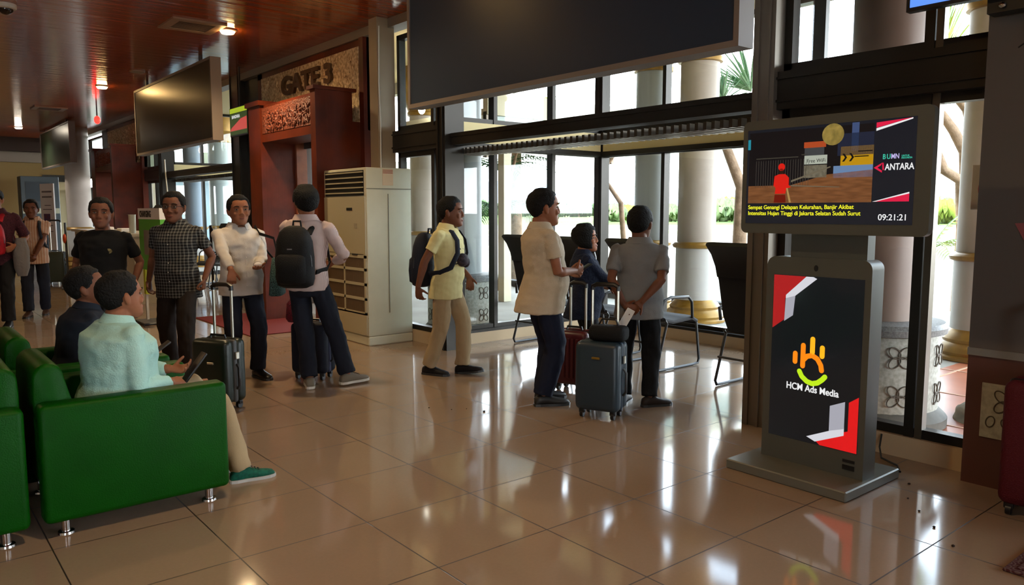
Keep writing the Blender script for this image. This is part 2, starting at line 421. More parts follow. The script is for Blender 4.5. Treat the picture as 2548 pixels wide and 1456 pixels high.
portal(10.0, None, 'farther brown wooden gate portal left of the hanging board', 'carved stone sign above the farther gate portal')
trim(MB().box((FX, 20.3, 2.42), (FX+.1, 22.3, 3.6)), m_frame)
m_mat = M('dark_red_mat', (110,38,34), .9, bump=(300,.4))
MB().rbox((3.3, 8.85, 0), (4.3, 10.9, .012), .004, 1).build('floor_mat', m_mat, label='dark red floor mat in front of the carved gate portal', cat='mat')

# ------------------------------------------------------------------ ceiling fixtures
m_lamp = M('warm_lamp', (255,230,190), .5, emit=(255,205,130), estr=30)
m_lampw = M('pale_lamp', (255,250,235), .5, emit=(255,240,215), estr=30)
m_ring = M('lamp_ring', (170,140,110), .4)
def lamp(x, y, lab, warm=True, power=45):
    t = empty('ceiling_lamp', (x, y, 3.6), 0, lab, 'ceiling lamp', 'round ceiling lamps')
    MB().lathe([(.0,0),(.1,0),(.105,-.012),(.09,-.02),(.0,-.02)], 24).build('lamp_rim', m_ring, t)
    MB().lathe([(.0,-.015),(.085,-.018),(.07,-.045),(0,-.055)], 24).build('diffuser', m_lamp if warm else m_lampw, t)
    l = bpy.data.lights.new('lamp_light', 'SPOT'); l.energy = power; l.spot_size = R(150); l.spot_blend = .8; l.color = (1,.74,.42) if warm else (1,.9,.75); l.shadow_soft_size = .08
    lo = bpy.data.objects.new('lamp_light', l); COL.objects.link(lo); lo.location = (0,0,-.07); lo.parent = t
lamp(3.37, 9.41, 'round warm ceiling lamp nearest to the gate 3 sign', power=80)
lamp(3.15, 14.9, 'round warm ceiling lamp above the second hanging board, middle of three')
lamp(2.97, 23.4, 'small white ceiling lamp farthest away in the hall', False)
lamp(2.45, 6.2, 'warm ceiling lamp above the waiting travellers'); lamp(1.2, 2.4, 'warm ceiling lamp above the big green armchairs')  # the armchair lamp is out of view, added to brighten the hall
lamp(-.8, 8.5, 'warm ceiling lamp over the left aisle', power=25); lamp(-.8, 15, 'warm ceiling lamp far down the left aisle', power=25)  # both aisle lamps are out of view, added as extra fill
def vent(x, y, lab, sx=.62):
    t = empty('ceiling_vent', (x, y, 3.6), 0, lab, 'air vent')
    MB().box((-.3,-.3,-.02),(.3,-.2,0)).box((-.3,.2,-.02),(.3,.3,0)).box((-.3,-.2,-.02),(-.2,.2,0)).box((.2,-.2,-.02),(.3,.2,0)).build('frame', M('vent_frame', (140,110,86), .5), t)
    g = MB()
    for i in range(9): g.box((-.2,-.19+i*.045,-.016),(.2,-.17+i*.045,-.004))
    g.build('grille', M('vent_slats', (96,74,58), .5), t)
vent(2.98, 9.45, 'square slatted air vent in the brown ceiling beside the warm lamp'); vent(2.95, 18.8, 'farther square air vent in the brown ceiling')
t = empty('security_camera', (1.19, 9.73, 3.6), 0, 'small dome camera on the ceiling at the top left', 'security camera')
MB().lathe([(.0,0),(.1,0),(.1,-.04),(.09,-.05),(0,-.05)], 20).build('base', M('cam_base', (190,185,175), .4), t, smooth=True)
MB().ell((0,0,-.05), (.07,.07,.06)).build('dome', M('cam_dome', (30,24,22), .1), t, smooth=True)
MB().lathe([(0,0),(.11,0),(.11,-.02),(0,-.03)], 20).build('ceiling_speaker', M('speaker_beige', (150,126,104), .5), loc=(3.25, 13.0, 3.6), label='small flat round disc on the ceiling above the second hanging board', cat='ceiling speaker', smooth=True)
t = empty('warning_light', (3.6, 17.6, 3.3), 0, 'small red glowing light near the ceiling left of the second board', 'warning light')
MB().tube([(0,0,.3),(0,0,.06)], .012).build('stem', m_dark, t); MB().ell((0,0,0), (.06,.06,.08)).build('red_lens', M('red_glow', (255,30,20), .3, emit=(255,20,15), estr=4), t, smooth=True)

# ------------------------------------------------------------------ hanging boards
m_brd = M('board_face_glare', (46,56,70), .36, spec=.25); m_brdg = M('board_face_green', (40,52,36), .33)  # blue tint of the big board stands in for window glare haze
m_brdf = M('board_frame', (120,108,98), .5)
def board(x, y0, y1, z0, z1, lab, m=m_brd, d=.14):
    t = empty('hanging_board', (x, (y0+y1)/2, z0), 0, lab, 'display board'); w2 = (y1-y0)/2; h = z1-z0
    MB().box((0,-w2,0),(d,w2,.035)).box((0,-w2,h-.035),(d,w2,h)).box((0,-w2,.035),(d,-w2+.035,h-.035)).box((0,w2-.035,.035),(d,w2,h-.035)).box((.03,-w2+.035,.035),(d,w2-.035,h-.035)).build('casing', m_brdf, t)
    MB().box((.012,-w2+.035,.035),(.03,w2-.035,h-.035)).build('screen', m, t)
    b = MB()
    for y in (-w2*.7, w2*.7): b.box((d/2-.02, y-.02, h), (d/2+.02, y+.02, 3.6-z0))
    b.build('hanger', m_dark, t)
board(3.7, 2.56, 5.95, 2.36, 3.52, 'huge dark switched-off display board hanging in front of the windows')
board(3.55, 10.6, 14.5, 2.41, 3.5, 'dark hanging display board left of the GATE 3 sign', M('board_face_brown', (44,40,34), .3))
board(3.6, 20.6, 24.6, 2.6, 3.55, 'green-tinted hanging display board farthest down the hall', m_brdg)

# ------------------------------------------------------------------ floor-standing air conditioner
m_ac = M('ivory_ac_shell', (196,192,168), .45, noise=(3,(186,182,158))); m_ac2 = M('ivory_ac_front', (170,160,132), .5)
t = empty('air_conditioner', (4.06, 7.39, 0), 0, 'tall ivory floor-standing air conditioner beside the gate portal', 'air conditioner')
MB().rbox((0,0,0),(.56,1.0,.1),.01,1).build('base', m_ac, t)
MB().rbox((0,0,.1),(.56,1.0,1.93),.015,2).build('body', m_ac, t, smooth=True)
f = MB().box((-.012,.02,.12),(0,0.98,.35)).box((-.012,.02,1.0),(0,0.98,1.62)).box((-.012,.02,.35),(0,.06,1.0)).box((-.012,.94,.35),(0,0.98,1.0)).box((-.012,.5,.35),(0,.53,1.0))
for z in (.35,.51,.67,.83,.97): f.box((-.012,.02,z-.015),(0,0.98,z+.015))
f.build('front_panel', m_ac2, t)
g = MB()
for i in range(57):
    y = .06+i*.0155
    g.box((-.006,y,.36),(0,y+.005,.98))
g.build('intake_grille', M('grille_brown', (104,84,62), .6), t)
MB().box((-.008,.05,1.63),(0,.95,1.9)).build('outlet', m_black, t)
for i in range(5): MB().box((-.02,.05,1.655+i*.055),(-.004,.95,1.668+i*.055)).build('louver', m_ac2, t)
MB().box((.0,-.006,.3),(.0,.0,.31)).box((.26,-.006,.35),(.268,0,1.65)).box((0,-.004,1.70),(.56,.001,1.708)).build('panel_seam', M('seam', (120,118,104), .6), t)
s = MB().box((.2,-.004,1.74),(.33,0,1.92)).build('notice_sticker', M('sticker', (205,180,150), .6), t, label='small printed notice sticker')
for z in (1.90,1.885,1.87): MB().box((.205,-.006,z),(.325,-.003,z+.006)).build('print', M('print_red', (150,60,40), .6), s)
MB().box((-.016,.3,1.47),(-.01,.43,1.5)).build('badge', m_black, t); MB().box((-.016,.2,.98),(-.01,.32,1.0)).build('badge', m_dark, t)
MB().box((-.016,.2,1.28),(-.01,.26,1.33)).build('label_plate', M('ac_label', (150,142,120), .5), t)

# ------------------------------------------------------------------ advertising kiosk
m_kio = M('kiosk_grey_metal', (88,88,80), .42, .25); m_kiol = M('kiosk_side_metal', (112,112,102), .38, .3)
m_scr = M('screen_black', (8,9,12), .15, emit=(26,27,33), estr=.3)
def em(name, c, s=.8): return M(name, (10,10,10), .3, emit=c, estr=s*.38)
t = empty('advertising_kiosk', (3.95, 2.16, 0), 0, 'grey double-screen advertising kiosk on a flat metal base', 'kiosk')
KX, KY = 3.95, 2.16
def kb(a, b): return ((a[0]-KX, a[1]-KY, a[2]), (b[0]-KX, b[1]-KY, b[2]))
MB().rbox(*kb((3.67,1.83,0),(4.26,2.54,.055)), .006, 1).build('base_plate', m_kiol, t)
def rrect(y0, y1, z0, z1, r, n=6):
    p = []
    for cy, cz, a0 in ((y1-r, z1-r, 0), (y0+r, z1-r, pi/2), (y0+r, z0+r, pi), (y1-r, z0+r, 3*pi/2)):
        for i in range(n+1):
            a = a0+pi/2*i/n; p.append((cy+r*cos(a), cz+r*sin(a)))
    return p
pb = [(y, z) for y, z in rrect(1.86-KY, 2.46-KY, -.1, 1.21, .05) if z > -.02]
body = [(1.86-KY,.055),(2.46-KY,.055)]+[(y,z) for y,z in rrect(1.86-KY, 2.46-KY, .0, 1.21, .05) if z > .5]
MB().prism(body, (3.9-KX,0,0), (0,1,0), (0,0,1), (.13,0,0)).build('body', m_kio, t, smooth=True)
MB().prism([(-.10,1.2),(.21-.05,1.2),(.21-.05,1.36),(-.10,1.36)][::1], (3.94-KX,-.05,0), (0,1,0), (0,0,1), (.06,0,0)).build('neck', m_kio, t)
MB().box(*kb((3.92,1.9,1.2),(4.0,2.33,1.36))).build('neck', m_kio, t)
hd = MB().prism(rrect(1.56-KY, 2.575-KY, 1.34, 1.955, .035), (3.8-KX,0,0), (0,1,0), (0,0,1), (.05,0,0))
hd.prism(rrect(1.6-KY, 2.54-KY, 1.37, 1.925, .03), (3.85-KX,0,0), (0,1,0), (0,0,1), (.05,0,0)).build('display_housing', m_kio, t, smooth=True)
def quad(pts, x, m, name, par, d=.0012):
    """flat graphic on a screen: points (y, z) at plane x"""
    return MB().prism([(y-KY, z) for y, z in pts], (x-KX,0,0), (0,1,0), (0,0,1), (-d,0,0)).build(name, m, par)
# upper screen: y runs right-to-left in the picture
U = MB().box(*kb((3.797,1.635,1.395),(3.801,2.545,1.905))).build('upper_screen', m_scr, t)
sx = 3.7965
def uy(u): return 2.54-u*(2.54-1.64)       # u from left to right
def uz(v): return 1.90-v*(1.90-1.40)       # v from top down
def Q(pts, m, name='graphic', x=sx, d=.0012): return quad([(uy(u), uz(v)) for u, v in pts], x, m, name, U, d)
def Rq(u0, v0, u1, v1, m, name='graphic', x=sx): return Q([(u0,v0),(u1,v0),(u1,v1),(u0,v1)], m, name, x)
cred = em('scr_red', (225,30,70), .75); cwh = em('scr_white', (235,235,235), .8)
pic = Rq(.01,.02,.785,.79, em('scr_photo_dark', (20,17,20), .6), 'news_picture')
m_water = M('scr_water', (10,8,6), .4, pat=None)
def screen_noise(name, a, b, scale, s, st=(1,1,1)):
    m = bpy.data.materials.new(name); m.use_nodes = True; nt = m.node_tree; p = nt.nodes['Principled BSDF']; tc = nn(nt, 'TexCoord')
    mp = nn(nt, 'Mapping'); mp.inputs['Scale'].default_value = st; nt.links.new(tc.outputs['Object'], mp.inputs[0])
    n = nn(nt, 'TexNoise'); n.inputs['Scale'].default_value = scale; nt.links.new(mp.outputs[0], n.inputs['Vector'])
    c = mixc(nt, n.outputs[0], a, b); p.inputs['Base Color'].default_value = (.01,.01,.01,1)
    nt.links.new(c, p.inputs['Emission Color']); p.inputs['Emission Strength'].default_value = s*.38
    return m
x2, x3, x4 = sx-.0012, sx-.0024, sx-.0036
mw = screen_noise('scr_flood_water', (70,36,14), (150,96,56), 14, .7, (1,1,6))
Rq(.01,.60,.785,.79, mw, 'water', x2)
Q([(.3,.60),(.53,.50),(.785,.47),(.785,.60)], mw, 'water', x2)
Rq(.06,.30,.34,.31, em('scr_rail', (70,66,56), .6), 'fence', x2)
for i in range(22): Rq(.06+i*.0165,.33,.063+i*.0165,.62, em('scr_fence', (74,68,62), .5), 'fence', x2)
Rq(.36,.28,.40,.29, em('scr_rail', (70,66,56), .6), 'fence', x2)
Rq(.38,.22,.5,.30, em('scr_tin', (70,72,74), .6), 'shop_sign', x2)
Rq(.375,.16,.51,.22, em('scr_orangesign', (190,80,40), .6), 'shop_sign', x2)
Rq(.38,.3,.52,.39, em('scr_sign', (190,196,180), .6), 'shop_sign', x2)
text('Free WiFi', 'sign_text', em('scr_ink', (20,20,20), .5), U, .026, (x3-KX, uy(.395)-KY, uz(.372)), FACE_MX, .0004)
Rq(.38,.4,.52,.53, screen_noise('scr_rubble', (60,56,44), (150,142,120), 60, .6), 'shop_sign', x2)
Rq(.58,.1,.785,.32, em('scr_shopdark', (34,40,60), .6), 'shop', x2)
Rq(.66,.0,.70,.28, em('scr_post', (70,88,130), .6), 'shop', x2)
Rq(.6,.23,.785,.42, em('scr_yellow', (200,150,20), .65), 'yellow_sign', x2)
for u in (.61,.65): Q([(u,.3),(u+.012,.3),(u+.028,.34),(u+.012,.38),(u,.38),(u+.016,.34)], em('scr_ink', (20,20,20), .5), 'arrow', x3)
Rq(.70,.28,.78,.29, em('scr_ink', (20,20,20), .5), 'arrow', x3); Rq(.68,.33,.76,.34, em('scr_ink', (20,20,20), .5), 'arrow', x3)
Rq(.56,.42,.785,.54, em('scr_bluewall', (110,140,180), .65), 'blue_wall', x2)
def disc(u, v, ru, rv, m, name, x, n=20): return Q([(u+ru*cos(2*pi*i/n), v+rv*sin(2*pi*i/n)) for i in range(n)], m, name, x)
disc(.55,.1,.065,.11, screen_noise('scr_mirror', (60,60,20), (190,160,80), 30, .7), 'round_mirror', x3)
Rq(.0,.09,.018,.2, em('scr_cyan', (40,150,170), .6), 'banner', x2)
mr = em('scr_jacket', (215,30,20), .75)
disc(.235,.405,.022,.04, mr, 'helmet', x3); disc(.235,.45,.016,.03, em('scr_face', (50,28,20), .6), 'face', x3)
Q([(.19,.5),(.22,.48),(.26,.48),(.285,.52),(.285,.6),(.3,.62),(.27,.64),(.265,.69),(.195,.69),(.2,.63),(.185,.6)], mr, 'jacket', x3)
Q([(.27,.63),(.28,.63),(.305,.785),(.292,.785)], em('scr_rope', (190,150,90), .6), 'rope', x4)
Q([(.3,.55),(.54,.42),(.545,.43),(.3,.57)], em('scr_rope2', (120,110,90), .6), 'rope', x3)
Q([(.3,.60),(.6,.63),(.6,.636),(.3,.612)], em('scr_rope2', (120,110,90), .6), 'rope', x3)
Q([(.195,.7),(.265,.7),(.27,.785),(.19,.785)], em('scr_redrefl', (120,26,10), .6), 'reflection', x3)
# right strip with the logos
Q([(.795,.02),(.985,.0),(.795,.07)], cred, 'red_corner', x2); Q([(.795,.075),(.985,.0),(.985,.012),(.795,.1)], cwh, 'white_edge', x2)
Q([(.80,.785),(.985,.71),(.985,.785)], cred, 'red_corner', x2); Q([(.79,.785),(.985,.695),(.985,.712),(.81,.785)], cwh, 'white_edge', x2)
def T(s, size, u, v, m, name='caption', **k): return text(s, name, m, U, size, (x2-KX, uy(u)-KY, uz(v)), FACE_MX, .0006, **k)
cg = em('scr_teal', (60,190,160), .8); cy = em('scr_captionyellow', (240,235,40), .85)
T('B', .034, .835, .375, cg, 'logo_text', off=.0004, sx=.8); T('U', .034, .857, .375, cg, 'logo_text', off=.0004, sx=.8); T('MN', .034, .88, .375, em('scr_lilac', (190,180,230), .8), 'logo_text', off=.0004, sx=.75)
T('UNTUK', .012, .935, .36, cg, 'logo_text', sx=.9); T('INDONESIA', .012, .935, .38, cg, 'logo_text', sx=.8)
Q([(.79,.455),(.835,.41),(.828,.435),(.81,.455),(.835,.485),(.835,.505)], cred, 'logo_mark', x2); Q([(.835,.41),(.842,.41),(.846,.48),(.838,.48)], cred, 'logo_mark', x2)
T('ANTARA', .044, .85, .482, cwh, 'logo_text', off=.0006, sx=.78)
T('Sempat Genangi Delapan Kelurahan, Banjir Akibat', .031, .012, .855, cy, off=.0003, sx=.97)
T('Intensitas Hujan Tinggi di Jakarta Selatan Sudah Surut', .031, .012, .92, cy, off=.0003, sx=.97)
T('09:21:21', .042, .825, .965, cwh, 'clock_text', off=.0003, sx=.98)
# lower screen
Lw = MB().box(*kb((3.897,1.895,.19),(3.901,2.415,1.11))).build('lower_screen', M('screen_black2', (10,11,12), .12, emit=(22,23,26), estr=.25), t)
def ly(u): return 2.412-u*(2.412-1.897)
def lz(v): return 1.107-v*(1.107-.193)
def QL(pts, m, name='graphic', x=3.8965): return quad([(ly(u), lz(v)) for u, v in pts], x, m, name, Lw)
r1 = em('scr_darkred', (170,28,30), .8); r2 = em('scr_brightred', (215,24,26), .85); gy = em('scr_silver', (165,165,175), .8); gw = em('scr_silver2', (205,205,212), .85)
QL([(0,0),(.42,.0),(.14,.14),(.14,.27),(0,.33)], r1, 'red_corner'); QL([(.46,.0),(.5,.01),(.15,.17),(.15,.12),(.38,.0)], gw, 'silver_edge', 3.895)
QL([(.15,.14),(.26,.12),(.24,.24),(.14,.28)], gy, 'silver_edge', 3.8945)
QL([(1,1),(.6,1.0),(.52,.965),(.9,.88),(.9,.71),(1,.67)], r2, 'red_corner'); QL([(.45,.965),(.86,.86),(.86,.91),(.55,.985)], gw, 'silver_edge', 3.895)
QL([(.70,.75),(.86,.71),(.86,.87),(.70,.9)], gy, 'silver_edge', 3.8945)
def curve2d(pts, wd, m, name, x=3.895, par=Lw):
    """rounded thick stroke along (u, v) points"""
    P2 = [(ly(u)-KY, lz(v)) for u, v in pts]; mb = MB()
    for (a, b), (c, d) in zip(P2, P2[1:]):
        dx, dz = c-a, d-b; l = math.hypot(dx, dz) or 1; nx, nz = -dz/l*wd, dx/l*wd
        mb.prism([(a+nx,b+nz),(c+nx,d+nz),(c-nx,d-nz),(a-nx,b-nz)], (x-KX,0,0), (0,1,0), (0,0,1), (-.001,0,0))
    for a, b in P2: mb.prism([(a+wd*cos(i*pi/6), b+wd*sin(i*pi/6)) for i in range(12)], (x-KX,0,0), (0,1,0), (0,0,1), (-.001,0,0))
    return mb.build(name, m, par)
o1 = em('scr_orange', (240,130,20), .9); o2 = em('scr_amber', (245,175,30), .9); lg_ = em('scr_lime', (180,220,30), .9)
curve2d([(.285,.47),(.285,.52)], .014, o1, 'logo_mark'); curve2d([(.375,.415),(.375,.54)], .014, o1, 'logo_mark')
curve2d([(.48,.37),(.48,.45)], .014, o2, 'logo_mark'); curve2d([(.59,.415),(.59,.465)], .014, o2, 'logo_mark')
curve2d([(.385,.50),(.42,.478),(.48,.468),(.54,.485),(.58,.52),(.59,.55)], .014, o1, 'logo_mark')
curve2d([(.34,.575),(.37,.605),(.43,.63),(.49,.638),(.55,.628),(.6,.605),(.63,.585)], .014, lg_, 'logo_mark')
text('HCM Ads Media', 'logo_text', em('scr_white', (235,235,235)), Lw, .053, (3.896-KX, ly(.19)-KY, lz(.692)), FACE_MX, .0006, off=.001, sx=.86)
MB().prism([(.012*cos(i*pi/8), .017*sin(i*pi/8)) for i in range(16)], (3.899-KX, 2.165-KY, 1.155), (0,1,0), (0,0,1), (-.002,0,0)).build('camera_hole', m_black, t)
MB().box(*kb((3.895,1.905,.135),(3.9,1.97,.15))).build('button_strip', m_black, t); MB().box(*kb((3.895,1.905,.095),(3.9,1.97,.12))).build('socket', m_black, t)
MB().tube([(4.27,1.9,.03),(4.34,1.86,.01),(4.44,1.92,.01),(4.5,2.04,.012),(4.58,2.09,.05),(4.62,2.1,.12)], .006, 6).build('power_cable', m_black, label='black power cable curling behind the grey kiosk', cat='cable', smooth=True)

# ------------------------------------------------------------------ monitors, signs on the right
t = empty('wall_television', (4.3, 1.64, 2.51), 0, 'television with a blue picture cut off at the top right', 'television')
MB().box((0,-.3,0),(.05,.3,.4)).build('casing', m_black, t); MB().box((-.004,-.28,.02),(0,.28,.38)).build('screen', em('tv_blue', (90,140,235), 1.0), t)
MB().box((-.006,-.2,.03),(-.003,.05,.2)).build('picture', em('tv_pink', (200,70,110), .8), t, label='pink shape in the picture')
t = empty('projector_bracket', (4.36, 1.3, 2.42), 0, 'black bracket with small fittings under the television', 'bracket')
MB().box((0,-.35,.02),(.1,.27,.09)).box((.03,-.4,.0),(.2,-.2,.12)).build('arm', m_black, t)
MB().rbox((.02,-.05,-.09),(.12,.06,.0),.01,1).build('box', m_dark, t)
for y in (.2,.02,-.12): MB().ell((-.01,y,.05),(.014,.018,.016),8,6).build('bolt', m_chrome, t, smooth=True)
MB().tube([(.03,.03,-.02),(.03,.06,-.09),(.03,.1,-.14),(.03,.13,-.16)], .004, 5).build('wire', m_black, t)
t = empty('prohibition_sign', (4.6, 1.6, 1.47), 0, 'white square sign with a red ring beside the dark pillar', 'sign')
MB().rbox((0,-.08,0),(.01,.08,.24),.012,2).build('plate', m_white, t); MB().prism([(.055*cos(i*pi/12), .07*sin(i*pi/12)) for i in range(24)], (-.001,-.01,.11), (0,1,0), (0,0,1), (-.002,0,0)).build('ring', M('sign_red', (190,60,50), .5), t)
MB().prism([(.038*cos(i*pi/12), .05*sin(i*pi/12)) for i in range(24)], (-.003,-.01,.11), (0,1,0), (0,0,1), (-.002,0,0)).build('ring_centre', m_white, t)
MB().prism([(.05,.0),(-.26,.02),(-.1,-.28)], (4.478,1.37,1.4), (0,1,0), (0,0,1), (-.006,0,0)).build('triangle_sticker', M('sticker_pink', (150,84,84), .6), label='dull pink triangular sticker on the dark pillar', cat='sticker')
t = empty('tile_panel', (4.47, 1.4, .27), 0, 'pale floral tile panel on the maroon foot of the right pillar', 'tile panel')
def petal(mb, cy, cz, a, l, wd, x0, ax, ay, o, n=14, th=.006):
    pts = []
    for i in range(n+1):
        q = pi*i/n; pts.append((cy+cos(a)*l*(1-cos(q))/2-sin(a)*wd*sin(q), cz+sin(a)*l*(1-cos(q))/2+cos(a)*wd*sin(q)))
    for i in range(1, n+1):
        q = pi*i/n; pts.append((cy+cos(a)*l*(1+cos(q))/2+sin(a)*wd*sin(q), cz+sin(a)*l*(1+cos(q))/2-cos(a)*wd*sin(q)))
    P3 = [V(o)+V(ax)*p[0]+V(ay)*p[1] for p in pts]
    mb.tube(P3, th*.5, 5)
MB().box((0,-.16,0),(.012,.12,.29)).build('tile', M('floral_tile', (178,176,158), .5, noise=(30,(150,148,132))), t)
pm = MB()
for k in range(4): petal(pm, .0, .2, pi/4+k*pi/2, .075, .024, 0, (0,1,0), (0,0,1), (-.002,0,0))
for k in range(2): petal(pm, -.02+.1*k, .06, pi/2-.6+k*.9, .06, .02, 0, (0,1,0), (0,0,1), (-.002,0,0))
pm.build('flower_motif', M('motif', (86,78,68), .6), t, smooth=True)
t = empty('information_monitor', (4.25, 11.55, 2.58), 0, 'colourful information monitor hanging left of the carved gate portal', 'monitor')
MB().box((0,-.36,0),(.05,.36,.42)).box((.02,-.02,.42),(.04,.02,1.0)).build('casing', m_black, t)
MB().box((-.004,-.34,.34),(0,.34,.41)).build('header', em('mon_yellow', (170,190,30), .7), t); MB().box((-.004,-.34,.02),(0,.34,.33)).build('picture', screen_noise('mon_pic', (30,60,20), (70,80,40), 8, .7), t)
MB().prism([(-.34,.08),(-.34,.26),(-.1,.24),(.3,.12),(.34,.08)], (-.005,0,0), (0,1,0), (0,0,1), (-.001,0,0)).build('picture_band', em('mon_red', (200,70,60), .7), t)
text('BANDARA', 'caption', em('scr_white', (235,235,235)), t, .07, (-.006,.26,.26), FACE_MX, .0005)

# ------------------------------------------------------------------ armchairs
m_gl = M('green_leather', (4,68,2), .45, spec=.12, bump=(160,.12), noise=(3,(3,58,2)))
def armchair(x, y, flip, lab):
    t = empty('armchair', (x, y, 0), pi if flip else 0, lab, 'armchair', 'green leather armchairs')
    # local: faces +X, x 0..0.82, y -.395..+.395
    MB().rbox((.06,-.29,.08),(.80,.29,.3),.02,2).build('seat_base', m_gl, t, smooth=True)
    MB().rbox((.12,-.275,.29),(.82,.275,.44),.045,4).build('seat_cushion', m_gl, t, smooth=True)
    for s in (-1, 1):
        MB().rbox((.0, min(s*.275,s*.395), .07),(.82, max(s*.275,s*.395), .61),.028,4).build('armrest', m_gl, t, smooth=True)
    bk = MB(); pr = [(.0,.25),(.0,.66)]
    for i in range(9):
        a = pi-pi*i/8; pr.append((.065+.062*cos(a), .715+.062*sin(a)))
    pr += [(.15,.62),(.2,.44),(.2,.25)]
    ys = [(-.27,.92),(-.262,.985),(-.25,1),(.25,1),(.262,.985),(.27,.92)]
    vs = []; fs = []; n = len(pr)
    for yy, sc in ys:
        for a, b in pr: vs.append((.09+(a-.09)*sc, yy, .5+(b-.5)*sc))
    for i in range(len(ys)-1):
        for k in range(n): fs.append((i*n+k, i*n+(k+1) % n, (i+1)*n+(k+1) % n, (i+1)*n+k))
    fs += [tuple(range(n)), tuple(reversed(range((len(ys)-1)*n, len(ys)*n)))]
    bk.add(vs, fs).build('backrest', m_gl, t, smooth=2)
    for lx, ly_ in ((.09,-.33),(.73,-.33),(.09,.33),(.73,.33)):
        MB().lathe([(.02,.075),(.02,.012),(.034,.01),(.036,0),(0,0)], 16, (lx,ly_,0)).build('leg', m_chrome, t, smooth=True)
    return t
armchair(.49, 4.245, 0, 'green leather armchair in front, with the man in the mint shirt')
armchair(.49, 5.2, 0, 'green leather armchair with the man in the dark shirt')
armchair(.44, 4.245, 1, 'green leather armchair at the left edge, nearest the camera, facing left')
armchair(.44, 5.2, 1, 'green leather armchair facing left, behind the front left one')

# ------------------------------------------------------------------ office chairs in the bays
m_mesh = M('black_mesh_fabric', (38,38,42), .7, bump=(260,.4)); m_seat = M('grey_seat_fabric', (60,60,62), .8)
def office_chair(x, y, rz, lab, grp='black visitor chairs in the window bay'):
    t = empty('visitor_chair', (x, y, 0), rz, lab, 'chair', grp)
    # local: faces +X
    def sheet(pts, wf, th, name, m):
        mb = MB(); rings = []
        for i, (px, pz) in enumerate(pts):
            a = pts[max(i-1,0)]; b = pts[min(i+1,len(pts)-1)]; d = V((b[0]-a[0],0,b[1]-a[1])).normalized(); nrm = V((-d.z,0,d.x))
            rings.append((V((px,0,pz)), V((0,1,0)), nrm, wf(i/(len(pts)-1)), th))
        return mb.loft(rings, 16, ex=.35).build(name, m, t, smooth=True)
    sheet([(.12,.47),(.05,.6),(.02,.75),(-.01,.9),(-.03,.96)], lambda q: .22+.02*q, .014, 'backrest', m_mesh)
    sheet([(-.03,.93),(-.05,1.02),(-.1,1.12),(-.17,1.2)], lambda q: .235+.02*q, .022, 'headrest', m_black)
    sheet([(.12,.47),(.25,.44),(.4,.45),(.52,.46),(.6,.42)], lambda q: .24, .022, 'seat', m_seat)
    for s in (-1, 1):
        MB().tube([(.1,s*.25,.47),(.13,s*.25,.44),(.0,s*.25,.05),(.02,s*.25,.015),(.1,s*.25,.013),(.52,s*.25,.013),(.6,s*.25,.02),(.615,s*.25,.06),(.56,s*.25,.42)], .0125, 8).build('sled_leg', m_black, t, smooth=True)
        MB().tube([(.04,s*.24,.56),(.06,s*.27,.66),(.15,s*.275,.68),(.4,s*.275,.67),(.46,s*.27,.62),(.5,s*.25,.46)], .014, 8).build('armrest', m_black, t, smooth=True)
    MB().tube([(.03,-.25,.25),(.03,.25,.25)], .01).build('crossbar', m_black, t); MB().tube([(.58,-.25,.4),(.58,.25,.4)], .01).build('crossbar', m_black, t)
    return t
office_chair(5.42, 6.3, R(4), 'black high-back visitor chair between the khaki man and the beige-shirted man')
office_chair(5.42, 5.5, 0, 'black visitor chair mostly hidden behind the beige-shirted man')
office_chair(5.40, 4.75, 0, 'black visitor chair behind the grey-shirted man, seat showing at his right')
office_chair(5.35, 3.58, 0, 'black high-back visitor chair next to the grey kiosk')
office_chair(5.5, 15.9, R(-150), 'black visitor chair in the far window bay behind the plaid shirt', 'black chairs in the far bay')
office_chair(5.4, 14.9, R(170), 'black visitor chair in the far window bay left of the white shirt', 'black chairs in the far bay')
office_chair(5.5, 13.9, R(180), 'black visitor chair in the far window bay close to the gate', 'black chairs in the far bay')

